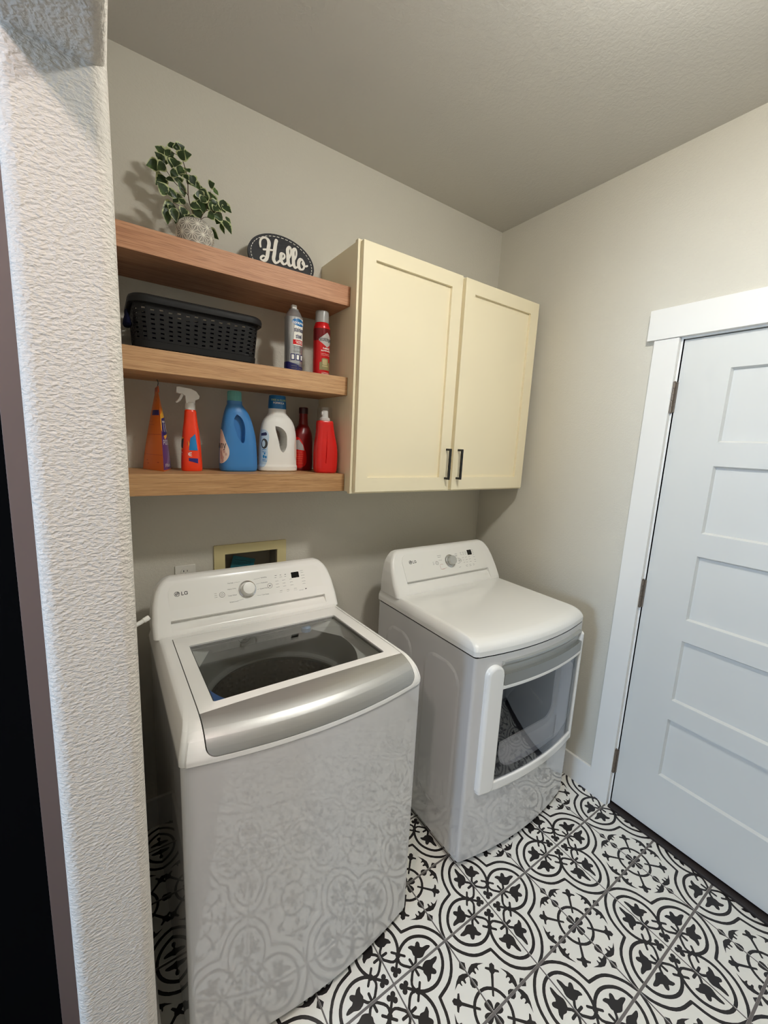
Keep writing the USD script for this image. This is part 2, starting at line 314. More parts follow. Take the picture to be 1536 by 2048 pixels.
# floor of printed tiles: every tile its own piece on a grout bed
S, TX, TY = .2067, -.8069, -.9489
def mirror(p): return affinity.affine_transform(p, [0, 1, 1, 0, 0, 0])
def smooth_line(pts, w, n=60):
    return LineString(spline(pts, n)).buffer(w / 2, quad_segs=3)
def tile_print():
    half = [smooth_line([(1.03, -.08), (1.0, .0), (.981, .058), (.95, .15), (.891, .249), (.801, .348), (.692, .415), (.58, .447), (.468, .468)], .042),
            smooth_line([(.836, -.02), (.822, .105), (.762, .205), (.675, .275), (.58, .32), (.49, .335), (.39, .322), (.305, .288), (.25, .25)], .044),
            smooth_line([(.25, .25), (.219, .198), (.216, .15), (.241, .105), (.285, .06), (.335, .02), (.40, .018), (.445, .052), (.478, .098)], .036),
            Polygon(spline([(.465, .105), (.475, .07), (.504, .05), (.572, .036), (.63, .062), (.692, .068), (.742, .080), (.685, .118), (.63, .125), (.602, .15), (.622, .195), (.612, .226), (.575, .222), (.538, .195), (.505, .230), (.440, .240), (.464, .19), (.455, .14), (.465, .105)], 60)).buffer(.004),
            LineString([(.371, .02), (.368, .108)]).buffer(.019, quad_segs=2),
            Point(.149, .086).buffer(.037, quad_segs=3),
            Polygon([(1.0, .308), (1.046, .37), (1.0, .462), (.943, .372)]),
            Polygon([(.705, .527), (.797, .466), (.868, .438), (.932, .449), (1.01, .49), (1.01, .525), (.945, .512), (.918, .515), (.906, .556), (.885, .556), (.880, .515), (.862, .50), (.842, .512), (.835, .551), (.822, .540), (.815, .507), (.79, .500)]),
            Polygon([(1.01, .5), (.985, .55), (.948, .60), (.945, .64), (.97, .668), (1.01, .676)]),
            Polygon([(.59, .59), (.635, .583), (.665, .612), (.712, .574), (.735, .585), (.697, .635), (.702, .675), (.745, .728), (.80, .785), (.875, .875), (.86, .88), (.59, .62)]),
            Polygon(spline([(1.005, .985), (.955, .963), (.90, .942), (.862, .952), (.852, .985), (.852, 1.02)], 16).tolist() + [(1.01, 1.02)])]
    both = half + [mirror(p) for p in half]
    both += [LineString([(.33, .185), (.185, .33)]).buffer(.017, quad_segs=2), Point(.25, .25).buffer(.042, quad_segs=3), LineString([(.25, .25), (.11, .11)]).buffer(.018), Point(.08, .08).buffer(.037, quad_segs=3),
             LineString([(.11, .11), (.149, .086)]).buffer(.025), LineString([(.11, .11), (.086, .149)]).buffer(.025),
             Point(1, 1).buffer(.288, quad_segs=16).difference(Point(1, 1).buffer(.248, quad_segs=16))]
    return unary_union([p.buffer(0) for p in both]).simplify(.0025)
PRINT = tile_print()
floor = sthing('floor', 'floor of black and white patterned tiles with grey grout')
obj('grout_bed', box(XH, .02, 0, YB, -.03, -.0012), 'grout', floor, False)
room_poly = sbox(XL + .002, YB, -.001, -.001)
GX, GY = .0024, .0036      # half joint widths
for i in range(-5, 4):
    for j in range(-7, 5):
        c = sbox(TX + i * S + GX, TY + j * S + GY, TX + (i + 1) * S - GX, TY + (j + 1) * S - GY).intersection(room_poly)
        if c.is_empty or c.area < 1e-5: continue
        # the corner with even-even lattice indices carries the quatrefoil centre
        p = PRINT
        if (i + j) % 2 == 0:
            if i % 2: p = affinity.rotate(p, 180, origin=(.5, .5))
        else:
            p = affinity.rotate(p, 90 if i % 2 else -90, origin=(.5, .5))
        p = affinity.affine_transform(p, [S, 0, 0, S, TX + i * S, TY + j * S]).intersection(c.buffer(-.0002))
        t = obj('tile', extr(c, .005).translate([0, 0, -.005]), 'tile_white', floor, False)
        g = MultiPolygon([q for q in getattr(p, 'geoms', [p]) if q.geom_type == 'Polygon' and q.area > 2e-7])
        if not g.is_empty: obj('printed_pattern', flat(g, .0003), 'tile_black', t, False)

# skirting, door and casing on the right wall
struct('baseboard_right', rbox(-.015, .0, -.864, -.001, .0, .128, .003), 'trim_paint')
struct('baseboard_back', rbox(XL, -.016, -.015, 0, 0, .128, .003), 'trim_paint')
struct('baseboard_left', rbox(XL, XL + .015, YJ + .02, -.016, 0, .128, .003), 'trim_paint')
door = sthing('door_1', 'white five panel interior door with three metal hinges')
ys0, ys1, zs0, zs1 = -.9630, -1.7250, .022, 2.0465
PZ = [(1.664, 1.928), (1.321, 1.578), (.972, 1.233), (.626, .885), (.282, .542)]
slab = rbox(.004, .039, ys0, ys1, zs0, zs1, .0015)
for a, b in PZ:
    cut = Manifold.hull_points(np.array([(x, y, z) for x, e in ((.0035, .0), (.0165, .007)) for y in (-1.1225 - e, -1.566 + e) for z in (a + e, b - e)]))
    slab = slab - cut - box(-.01, .0036, -1.1225, -1.566, a, b)
obj('slab', slab, 'door_paint', door, False)
for a, b in PZ:
    obj('panel', box(.0158, .018, -1.1225 - .0068, -1.566 + .0068, a + .0068, b - .0068), 'door_paint', door, False)
for a, b in ((1.776, 1.890), (.971, 1.088), (.173, .285)):
    k = [cyl(.0065, (b - a) / 5 - .001, (-.0055, -.9555, a + n * (b - a) / 5), n=16) for n in range(5)] + [cyl(.005, .004, (-.0055, -.9555, b), n=12), cyl(.0045, .004, (-.0055, -.9555, a - .004), n=12)]
    h = obj('hinge', k, 'hinge_metal', door)
    obj('hinge_leaf', box(-.004, .003, -.9565, -.9660, a, b), 'hinge_metal', h, False)
trim = sthing('trim_1', 'white flat casing around the five panel door')
obj('jamb', box(-.0005, .115, -.9532, YD0, 0, 2.058) + box(-.0005, .115, YD1 - .0035 + .0035, YD1 - .0035, 0, 2.058) + box(-.0005, .115, -.955, -1.733, 2.050, 2.058), 'trim_paint', trim, False)
obj('stop', box(.040, .052, YD0, -.972, 0, 2.05) + box(.040, .052, YD1, -1.716, 0, 2.05) + box(.04, .052, YD0, YD1, 2.036, 2.05), 'trim_paint', trim, False)
obj('casing_leg', rbox(-.019, 0, -.864, -.953, 0, 2.056, .002), 'trim_paint', trim)
obj('casing_leg', rbox(-.019, 0, -1.735, -1.824, 0, 2.056, .002), 'trim_paint', trim)
obj('casing_head', rbox(-.024, 0, -.838, -1.850, 2.0565, 2.172, .002), 'trim_paint', trim)
struct('trim_2', rbox(-.022, .11, YD0, YD1, -.001, .013, .004), 'brown_threshold')
struct('baseboard_front', rbox(XL, -.001, YB, YB + .015, 0, .128, .003), 'trim_paint')

# the hall behind the camera and to the left, as far as it lights or shows
HX, HY0, HY1 = -4.6, 0.0, -3.4
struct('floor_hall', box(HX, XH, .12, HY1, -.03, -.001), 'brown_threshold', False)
struct('ceiling_hall', box(HX, XH, .12, HY1, H, H + .1), 'ceiling_paint', False)
YE = -.62
struct('wall_hall_end', box(HX, XH - .001, YE, YE + .1, 0, H) - box(-2.845, -2.0205, YE - .1, YE + .2, -.1, 2.06), 'wall_paint', False)
struct('wall_hall_front', box(HX, XH, HY1, HY1 - .12, 0, H), 'wall_paint', False)
struct('wall_hall_side', box(XH, XL, YB - .05, HY1, 0, H), 'wall_paint', False)
struct('wall_hall_far', box(HX, HX - .12, .12, HY1 - .12, 0, H) - box(HX - .3, HX + .1, -1.10, -1.82, 1.02, 2.02), 'wall_paint', False)
wn = sthing('window_1')
wf = box(HX - .11, HX + .012, -1.05, -1.87, .97, 2.07) - box(HX - .3, HX + .1, -1.10, -1.82, 1.02, 2.02) - box(HX - .13, HX, -1.0, -1.10, .8, 2.3) - box(HX - .13, HX, -1.82, -2., .8, 2.3) - box(HX - .13, HX, -1., -2., 2.02, 2.3) - box(HX - .13, HX, -1., -2., .8, 1.02)
obj('frame', wf, 'trim_paint', wn, False); obj('mullion', box(HX - .07, HX - .03, -1.445, -1.475, 1.02, 2.02), 'trim_paint', wn, False)
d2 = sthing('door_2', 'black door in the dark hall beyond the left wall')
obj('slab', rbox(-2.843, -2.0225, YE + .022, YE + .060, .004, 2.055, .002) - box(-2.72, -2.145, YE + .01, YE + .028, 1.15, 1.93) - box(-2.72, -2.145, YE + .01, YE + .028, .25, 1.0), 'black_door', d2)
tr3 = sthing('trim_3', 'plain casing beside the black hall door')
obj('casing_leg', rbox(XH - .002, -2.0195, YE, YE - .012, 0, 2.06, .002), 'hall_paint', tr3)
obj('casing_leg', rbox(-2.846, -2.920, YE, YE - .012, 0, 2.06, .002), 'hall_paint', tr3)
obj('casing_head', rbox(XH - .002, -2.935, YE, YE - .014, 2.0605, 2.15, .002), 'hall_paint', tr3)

# ceiling lamps (both above the picture)
def lamp(name, label, c, glow):
    t = thing(name, label, 'ceiling lamp', (c[0], c[1], H)); z = c[2]
    obj('canopy', lathe([(.055, H - .022), (.062, H - .016), (.062, H)], (c[0], c[1], 0)), 'white_plastic', t)
    obj('holder', lathe([(.058, z + .031), (.060, z + .036), (.02, z + .05), (.014, z + .07), (.014, H - .02)], (c[0], c[1], 0)), 'chrome', t)
    obj('diffuser', lathe([(.03, z - .024), (.060, z - .017), (.080, z - .002), (.085, z + .012), (.085, z + .022), (.070, z + .031)], (c[0], c[1], 0)), glow, t)
lamp('ceiling_light', 'round ceiling lamp over the laundry room', LAMP, 'lamp_glow')
lamp('hall_light', 'round ceiling lamp in the hall', HALL_LAMP, 'hall_glow')

# ------------------------------------------------------------------ cabinet and shelves
cb = thing('wall_cabinet', 'cream shaker wall cabinet with two doors and black pulls', 'cabinet', (-.555, 0, 1.40))
obj('body', box(-1.066, -.040, 0, -.292, 1.405, 2.312) , 'cream_paint', cb, False)
obj('face_frame', rbox(-1.072, -.034, -.291, -.311, 1.400, 2.314, .0012), 'cream_paint', cb)
def shaker(x0, x1, z0, z1, px0, px1, pz0, pz1):
    q = rbox(x0, x1, -.3115, -.333, z0, z1, .0015) - box(px0, px1, -.3215, -.34, pz0, pz1)
    d = obj('door', q, 'cream_paint', cb, False)
    obj('panel', box(px0, px1, -.3195, -.3216, pz0, pz1), 'cream_paint', d, False); return d
dl = shaker(-1.061, -.5735, 1.408, 2.308, -1.006, -.632, 1.465, 2.253)
dr = shaker(-.5545, -.058, 1.408, 2.308, -.497, -.116, 1.465, 2.252)
for x, d in ((-.598, dl), (-.5265, dr)):
    q = rbox(x - .0045, x + .0045, -.353, -.362, 1.456, 1.592, .0012) + rbox(x - .0045, x + .0045, -.330, -.362, 1.456, 1.465, .0012) + rbox(x - .0045, x + .0045, -.330, -.362, 1.583, 1.592, .0012)
    obj('handle', q, 'pull_black', d)
for z0, z1, mt_, lb in ((2.100, 2.168, 'oak_top', 'top oak floating shelf carrying the potted plant and oval sign'),
                        (1.777, 1.844, 'oak_middle', 'middle oak floating shelf carrying the black basket'),
                        (1.405, 1.473, 'oak_bottom', 'bottom oak floating shelf carrying the detergent bottles')):
    p = obj('floating_shelf', rbox(XL + .001, -1.0668, 0, -.257, z0, z1, .0015), mt_); tag(stage.GetPrimAtPath(p), lb, 'shelf', 'oak floating shelves')

# ------------------------------------------------------------------ laundry machines
def bowed(cx, hw, yc, B):
    return lambda x: yc - B * (1 - np.clip(np.abs(x - cx) / hw, 0, 1.02) ** 2)
def plan(cx, hw, yb, yc, B, r=.014, n=40):
    f = bowed(cx, hw, yc, B); xs = np.linspace(cx + hw, cx - hw, n)
    return Polygon([(cx - hw, yb), (cx + hw, yb)] + [(x, f(x)) for x in xs]).buffer(-r).buffer(r, quad_segs=5)
def rounded_top(cx, hw, yb, yc, B, spec, grow=0., n=64, slope=0., y_ref=0., z_lo=0., z_hi=1.):
    """solid through inset copies of the bowed plan, all with the same point count; spec: (side inset, front inset, z)"""
    f = bowed(cx, hw, yc, B); xs = np.linspace(1, -1, n); R = []
    from scipy.interpolate import PchipInterpolator
    sp = np.array(spec, float); d = np.r_[0, np.cumsum(np.linalg.norm(np.diff(sp, axis=0), axis=1))]; ip = PchipInterpolator(d, sp); sp = ip(np.unique(np.r_[d, np.linspace(0, d[-1], 26)]))
    for ins, fs, z in sp:
        w = hw + grow - ins; r = .014; pts = [(cx - w, yb), (cx - w * .5, yb), (cx, yb), (cx + w * .5, yb), (cx + w, yb)]
        yf = lambda x: f(cx + (x - cx) / w * hw) - grow + fs
        yr = yf(cx + w) + r
        pts += [(cx + w, yb + (yr - yb) * k) for k in (.25, .5, .75)]
        pts += [(cx + w - r + r * math.cos(a), yr - (r) * math.sin(a)) for a in np.linspace(0, math.pi / 2, 8)[:-1]]
        pts += [(x, min(yf(x), 9)) for x in np.linspace(cx + w - r, cx - w + r, n)]
        pts += [(cx - w + r - r * math.sin(a), yr - r * math.cos(a)) for a in np.linspace(0, math.pi / 2, 8)[1:]]
        pts += [(cx - w, yb + (yr - yb) * k) for k in (.75, .5, .25)]
        pts = np.array(pts)[::-1]; R.append(np.c_[pts, z - slope * (pts[:, 1] - y_ref) * np.clip((z - z_lo) / (z_hi - z_lo), 0, 1)])
    mesh = loft(R); return Manifold(__import__('manifold3d').Mesh(np.array(mesh.vertices, np.float32), np.array(mesh.faces, np.uint32)))
def front_map(f, lift=0.):
    """flat front piece (x, y measured outward-negative from 0, z) -> laid on the bowed front"""
    return lambda v: np.c_[v[:, 0], v[:, 1] + f(v[:, 0]) - lift, v[:, 2]]

def console(t, cx, hw, dy, dz, w_in, z_deck):
    """control console: end caps full height, middle slightly sunk with a groove and a lip; dy, dz place the shared profile"""
    prof = [(.0, z_deck - dz - .001), (.0, .165), (-.012, .182), (-.036, .180), (-.048, .170), (-.128, .030), (-.140, .012), (-.146, z_deck - dz - .001)]
    P = Polygon([(y + dy, z + dz) for y, z in prof])
    P = P.union(sbox(dy - .143, z_deck - .045, dy, z_deck + .004)).convex_hull; r = .0165
    ring = P.buffer(-r).exterior; pts = [ring.interpolate(t, normalized=True).coords[0] for t in np.linspace(0, 1, 60, endpoint=False)] + list(P.buffer(-r).exterior.coords)
    ball = np.array(Manifold.sphere(r, 24).to_mesh().vert_properties[:, :3]); cloud = []
    for y, z in pts:
        w = hw - r - float(np.interp(z + r, [dz + .06, dz + .11, dz + .145, dz + .165, dz + .176, dz + .183], [0, .005, .014, .026, .038, .056]))
        cloud += [ball + (cx - w, y, z), ball + (cx + w, y, z)]
    full = Manifold.hull_points(np.vstack(cloud)).trim_by_plane([0, 0, 1], z_deck - .004)
    n = np.array([0, -.868, .496])      # panel normal: faces front and up
    x0, x1 = cx - w_in, cx + w_in
    # groove and lip between the caps
    cut = extr_x(Polygon([(dy - .200, dz + .052), (dy - .108, dz + .052), (dy - .104, dz + .040), (dy - .122, dz + .030), (dy - .136, z_deck + .014), (dy - .146, z_deck + .003), (dy - .20, z_deck - .03)]), x0, x1)
    body = full - cut
    obj('console', body, 'console_white', t, 30)
    # the sunk panel: a thin plate with rounded upper corners lying on the slope
    a, b = np.array([dy - .1157, dz + .0525]), np.array([dy - .0535, dz + .1615]); L = np.linalg.norm(b - a)
    Y = np.array([0, *(b - a)]) / L; X = np.array([1., 0, 0]); O = np.array([cx, a[0], a[1]])
    sh = Polygon([(-w_in, 0), (w_in, 0), (w_in, L - .03), (w_in - .008, L - .012), (w_in - .026, L), (-w_in + .026, L), (-w_in + .008, L - .012), (-w_in, L - .03)]).buffer(-.004).buffer(.004)
    panel = obj('control_panel', on_plane(flat(sh, .0018), O + np.cross(X, Y) * .0001, X, Y), 'panel_white', t, False)
    N = np.cross(X, Y)
    place = lambda mesh, u, w, d=.0018: on_plane(mesh, O + X * u + Y * w + N * d, X, Y)
    return panel, place, L

def knob(t, place, u, w, mt_, ring_mt):
    k = obj('knob', place(lathe([(.0265, 0), (.0265, .0035), (.0225, .005), (.0225, .024), (.0215, .0265), (.018, .027)], n=48), u, w), mt_, t)
    obj('knob_ring', place(lathe([(.0325, 0), (.0325, .002), (.0285, .0034), (.0285, 0.0005)], n=48), u, w), ring_mt, k)
def ring2d(r, wd): return Point(0, 0).buffer(r, quad_segs=10).difference(Point(0, 0).buffer(r - wd, quad_segs=10))
def logo(t, place, u, w, h):
    r = h * .72
    disc = Point(0, 0).buffer(r, quad_segs=12)
    face = unary_union([LineString([(0, r * .45), (0, -r * .42), (r * .35, -r * .42)]).buffer(r * .09, cap_style=2), Point(-r * .38, r * .32).buffer(r * .12),
                        LineString([(r * .72 * math.cos(a), r * .72 * math.sin(a)) for a in np.linspace(math.radians(80), math.radians(360), 20)] + [(r * .25, 0)]).buffer(r * .085, cap_style=2)])
    e = obj('logo', place(flat(disc.difference(face), .0004), u, w + h * .5), 'print_gray', t, False)
    obj('logo_lettering', place(text('LG', h, True), u + r * 1.35, w), 'print_dark', e, False)
def btn_art(kind):
    if kind == 'power': return unary_union([ring2d(.0098, .0012), ring2d(.0046, .0009).difference(sbox(-.0013, .001, .0013, .01)), sbox(-.0005, .002, .0005, .0058)])
    return unary_union([ring2d(.0098, .0012), Polygon([(-.0036, -.0035), (-.0036, .0035), (.0012, 0)]), sbox(.0016, -.0032, .0025, .0032), sbox(.0034, -.0032, .0043, .0032)])
def dashes(us, ws, length, h=.0016, jit=3):
    r = np.random.default_rng(jit); out = []
    for u in us:
        for w in ws:
            x = u - length / 2; e = u + length / 2 * r.uniform(.5, 1.)
            while x < e:
                l = r.uniform(.0008, .0022); out.append(sbox(x, w - h / 2 * r.uniform(.6, 1.), x + l, w + h / 2 * r.uniform(.6, 1.))); x += l + .0006
    return out

# ---- dryer
dcx, dhw, dyb, dyc, dB = -.481, .339, -.18, -.800, .040
dry = thing('clothes_dryer', 'white front-loading clothes dryer in the corner by the door', 'dryer', (dcx, -.5, 0))
dplan = plan(dcx, dhw, dyb, dyc, dB); df = bowed(dcx, dhw, dyc, dB)
obj('base', extr(dplan.buffer(-.022), .024).translate([0, 0, .014]), 'dark_gap', dry)
for x in (dcx - .27, dcx + .27):
    for y in (-.25, -.74): obj('foot', cyl(.022, .016, (x, y, 0)), 'dark_gap', dry)
# throat of the drum seen through the glass
TH0, TH1, TZ0, TZ1 = dcx - .205, dcx + .276, .388, .735
throat_out = rrect(TH0, TH1, TZ0, TZ1, .09, 8)
cab = extr(dplan, .841).translate([0, 0, .030]) - extr_y(throat_out, -.45, -1.0)
obj('cabinet', cab, 'appliance_steel_white', dry, 30)
obj('top', rounded_top(dcx, dhw, dyb, dyc, dB, [(0, 0, .8765), (0, 0, .895), (.003, .006, .909), (.008, .020, .920), (.015, .045, .928), (.023, .085, .931), (.03, .12, .9315)]), 'appliance_white', dry, 30)
obj('seam', extr(dplan.buffer(-.003).difference(dplan.buffer(-.03)), .006).translate([0, 0, .871]), 'dark_gap', dry)
thr = extr_y(throat_out.difference(throat_out.buffer(-.003)), -.757, -.822) + extr_y(throat_out.buffer(-.001).difference(throat_out.buffer(-.034)), -.757, -.763)
obj('throat', thr, 'white_plastic', dry, 30)
dm = extr_y(throat_out.buffer(-.001), -.452, -.455) + extr_y(throat_out.buffer(-.001).difference(throat_out.buffer(-.004)), -.452, -.746)
obj('drum', dm, 'drum_gray', dry, 30)
for s_ in (-1, 1):       # shallow pressed fields of the side sheets
    xs_ = dcx + s_ * dhw
    for y0, y1 in ((-.45, -.26), (-.735, -.53)):
        q = rrect(.16, .80, y1 if False else min(y0, y1), max(y0, y1), .075, 10)
        plate = Manifold.hull_points(np.vstack([np.c_[np.full(len(p), xs_ + s_ * e), p[:, 1], p[:, 0]] for p, e in ((np.array(q.exterior.coords), .0), (np.array(q.buffer(-.012).exterior.coords), .0022))]))
        obj('side_emboss', plate, 'appliance_steel_white', dry, 60)
# door
dz0, dz1, dx0, dx1 = .318, .838, -.775, -.163
frame = rrect(dx0, dx1, dz0, dz1, .024, 8)
glass_poly = rrect(-.700, -.186, .357, .742, .02, 8)
strip_poly = sbox(-.708, .753, -.196, .846)
def stile(x0, x1, r):
    w = (x1 - x0) / 2 - .0005; o = sbox(x0, dz0 + .02, x1, dz1 - w).union(Point((x0 + x1) / 2, dz1 - w).buffer(w, quad_segs=10)).union(rrect(x0, x1, dz0, dz1 - w, min(.024, w), 8))
    lay = [(0., .012), (0., -.010), (.0025, -.0150), (.0065, -.0185), (.010, -.0195)]; q = []
    for ins, y in lay: q.append(np.c_[np.array(o.buffer(-min(ins, w * .8)).exterior.coords)[:, [0]], np.full(len(o.buffer(-min(ins, w * .8)).exterior.coords), y), np.array(o.buffer(-min(ins, w * .8)).exterior.coords)[:, [1]]])
    return Manifold.hull_points(np.vstack(q)).refine_to_length(.02)
rail = lambda z0, z1, r: rbox(dx0 + .004, dx1 - .004, .012, -.018, z0, z1, r, 12).refine_to_length(.015)
dbody = stile(dx0, -.700, .03) + stile(-.186, dx1, .01) + rail(dz0, .360, .008) + rail(.741, .757, .004)
dd = obj('door', warp(dbody, front_map(df)), 'appliance_white', dry, 40)
gl = obj('window', warp(extr_y(glass_poly.buffer(.006), -.009, -.012).refine_to_length(.02), front_map(df)), 'door_glass', dd, 40)
obj('window_border', warp(extr_y(glass_poly.buffer(.006).difference(throat_out), -.0012, -.0075).refine_to_length(.02), front_map(df)), 'glass_surround', gl, 40)
obj('handle', warp(extr_y(rrect(-.702, -.184, .756, .800, .006, 5), .0, -.0175).refine_to_length(.02), front_map(df)), 'silver', dd, 40)
pocket = Polygon([(-.002, .797), (-.001, .822), (-.006, .832), (-.012, .838), (-.0135, .846), (.010, .846), (.010, .797)])
obj('handle_pocket', warp(extr_x(pocket, -.703, -.183).refine_to_length(.02), front_map(df)), 'silver_light', dd, 30)
panel, place, L = console(dry, dcx, dhw, -.182, .9325, .268, .930)
logo(panel, place, -.222, .080, .0125)
knob(dry, place, .020, .064, 'silver_light', 'chrome')
obj('display', place(flat(rrect(.150, .180, .080, .106, .002), .0006), 0, 0), 'black_screen', panel, False)
obj('power_button', place(flat(btn_art('power')), -.066, .064), 'print_gray', panel, False)
obj('start_button', place(flat(btn_art('play')), .085, .060), 'print_gray', panel, False)
pr = dashes([-.042, -.038], [.099, .091], .024, jit=1) + dashes([-.038], [.075], .026, jit=2) + dashes([.072], [.095, .088], .020, jit=3) + dashes([.066], [.083], .022, jit=13) + dashes([.075], [.072, .046, .026], .016, jit=4) + dashes([.104, .121, .137], [.098, .092, .086], .010, jit=5) \
    + dashes([.112, .133, .157], [.071, .058, .045], .012, jit=6) + dashes([.122, .147, .172], [.030, .024], .012, jit=7) + dashes([.190], [.104, .096, .088, .078, .066, .052, .042], .011, jit=8) + dashes([-.088], [.07, .064, .058], .008, jit=9)
obj('control_lettering', place(flat(unary_union(pr), .0003), 0, 0), 'print_gray', panel, False, kind='stuff')
pr2 = dashes([-.038], [.054], .024, jit=11) + dashes([-.034], [.030], .024, jit=12) + [LineString([(-.052, .05), (-.050, .03), (-.012, .034)]).buffer(.0004)]
obj('red_lettering', place(flat(unary_union(pr2), .0003), 0, 0), 'print_red', panel, False, kind='stuff')

# ---- washer
wcx, whw, wyb, wyc, wB = -1.417, .340, -.115, -.812, .044
wash = thing('washing_machine', 'white top-loading washing machine with glass lid and silver handle', 'washing machine', (wcx, -.45, 0))
wplan = plan(wcx, whw, wyb, wyc, wB, .012); wf_ = bowed(wcx, whw, wyc, wB)
obj('base', extr(wplan.buffer(-.022), .022).translate([0, 0, .014]), 'dark_gap', wash)
for x in (wcx - .27, wcx + .27):
    for y in (-.2, -.74): obj('foot', cyl(.022, .016, (x, y, 0)), 'dark_gap', wash)
TC = (-1.412, -.500)
cav = box(-1.690, -1.130, -.330, -.765, .884, 1.0) + cyl(.268, .556, (TC[0], TC[1], .33), n=64)
obj('cabinet', extr(wplan, .845).translate([0, 0, .028]) - cav, 'appliance_steel_white', wash, 30)
SLOPE, YREF = .0333, -.74
tilt = lambda man: man.transform(np.array([[1, 0, 0, 0], [0, 1, 0, 0], [0, -SLOPE, 1, SLOPE * YREF]], float))      # deck falls a little to the back
solid = rounded_top(wcx, whw, wyb, wyc, wB, [(0, 0, .8745), (0, 0, .884), (.003, .005, .902), (.008, .016, .920), (.014, .034, .934), (.020, .062, .944), (.028, .105, .9480), (.034, .14, .9485)], .003, slope=SLOPE, y_ref=YREF, z_lo=.884, z_hi=.948)
solid_up = solid.translate([0, 0, .0022])
LX0, LX1 = -1.704, -1.110
lid_zone = box(LX0, LX1, -.292, -.990, .893, 1.0)
hand_zone = extr_y(rrect(LX0 - .0, LX1, .889, 1.10, .022, 8), -.748, -1.0)
obj('top_cover', (solid - cav - box(LX0 - .0025, LX1 + .0025, -.2905, -.760, .905, 1.) - extr_y(rrect(LX0 - .0025, LX1 + .0025, .8865, 1.1, .024, 8), -.746, -.99).translate([0, 0, 0]) + (solid.translate([0, .022, -.012]) ^ box(LX0 - .03, LX1 + .03, -.74, -1., .878, .96))), 'appliance_white', wash, 28)
obj('cover_seam', extr(wplan.buffer(-.002).difference(wplan.buffer(-.02)), .004).translate([0, 0, .8715]), 'silver_light', wash)
glz = rrect(-1.667, -1.153, -.714, -.364, .006, 4)
lid = (solid ^ lid_zone) - tilt(box(-3, 0, -2, 0, .8, .931)) - box(-3, 0, -.7465, -2, 0, 2) - extr(glz, .2).translate([0, 0, .85])
ld = obj('lid', lid, 'appliance_white', wash, 28)
obj('lid_glass', tilt(extr(glz.buffer(.002), .004).translate([0, 0, .9435])), 'lid_glass', ld, False)
obj('lid_gasket', tilt(extr(glz.buffer(.001).difference(glz.buffer(-.004)), .007).translate([0, 0, .9360])), 'print_dark', ld, False)
hnd = (solid_up ^ hand_zone) - (solid.translate([0, 0.018, -.010])) 
obj('lid_handle', hnd, 'handle_silver', ld, 40)
# tub below the glass
ring_plate = sbox(-1.689, -.764, -1.131, -.331).difference(Point(*TC).buffer(.249, quad_segs=24))
cov = obj('tub_cover', extr(ring_plate, .006).translate([0, 0, .884]), 'tub_cover', wash, False)
obj('tub_cover_wall', tilt(extr(sbox(-1.690, -.765, -1.130, -.330).difference(sbox(-1.687, -.762, -1.133, -.333)), .044).translate([0, 0, .890])), 'tub_cover', wash, False)
wedge = lambda x0, x1: Manifold.hull_points(np.array([(x0, -.334, .890), (x1, -.334, .890), (x0, -.334, .928), (x0, -.50, .890), (x0, -.45, .925)]))
obj('cover_wedge', wedge(-1.134, -1.25), 'tub_cover', cov, False); obj('cover_wedge', wedge(-1.686, -1.60), 'tub_cover', cov, False)
rim = lathe([(.244, .862), (.252, .868), (.256, .880), (.250, .892), (.243, .890), (.240, .876)], (TC[0], TC[1], 0), 72)
def open_lathe(prof, n=72):
    a = np.linspace(0, 2 * np.pi, n, endpoint=False); R = [np.c_[TC[0] + r * np.cos(a), TC[1] + r * np.sin(a), np.full(n, z)] for r, z in prof]
    return loft(R, cap=False)
obj('tub', open_lathe([(.252, .80), (.262, .80), (.262, .885), (.249, .890), (.247, .884), (.244, .860), (.244, .795), (.240, .785), (.228, .778), (.226, .772), (.230, .766), (.246, .760), (.246, .75), (.252, .75), (.252, .80)]), 'tub_gray', wash, 30)
obj('drum', open_lathe([(.243, .752), (.243, .50), (.22, .47), (.001, .46), (.001, .455), (.225, .465), (.247, .498), (.247, .752)]), 'drum_dark', wash, 40)
obj('wash_plate', lathe([(.21, .48), (.20, .50), (.12, .515), (.06, .55), (.04, .60), (.02, .605)], (TC[0], TC[1], 0), 48), 'drum_dark', wash)
film = Point(*TC).buffer(.29).difference(Point(*TC).buffer(.247, quad_segs=24)).intersection(sbox(-1.684, -.760, -1.50, -.55))
fm = obj('blue_film', extr(film, .003).translate([0, 0, .8905]), 'blue_plastic', wash, False)
obj('softener_cap', lathe([(.018, .890), (.018, .905), (.012, .911)], (-1.262, -.352, 0), 24), 'pale_blue', wash)
st = obj('warning_sticker', on_plane(flat(sbox(0, 0, .05, .032), .0006), (-1.186, -.690, .8908), (.35, .95, 0), (-.95, .35, 0)), 'label_paper', wash, False)
obj('sticker_stripe', on_plane(flat(sbox(0, .026, .05, .032), .0007), (-1.186, -.690, .8910), (.35, .95, 0), (-.95, .35, 0)), 'orange', st, False)
lb_ = unary_union([ring2d(.022, .0016), ring2d(.010, .002)] + [affinity.translate(d_, .075, .003) for d_ in dashes([0, .03, .06], [-.012, -.006, 0, .006], .024, jit=21)])
obj('dispenser_print', on_plane(flat(lb_, .0003), (-1.485, -.3336, .9095), (1, 0, 0), (0, 0, 1)), 'print_gray', wash, False, kind='stuff')
panel, place, L = console(wash, wcx, whw, -.120, .9235, .285, .9320)
logo(panel, place, -.258, .080, .0125)
knob(wash, place, -.020, .066, 'white_plastic', 'chrome')
obj('display', place(flat(rrect(.158, .190, .083, .106, .002), .0006), 0, 0), 'black_screen', panel, False)
obj('power_button', place(flat(btn_art('power')), -.112, .060), 'print_gray', panel, False)
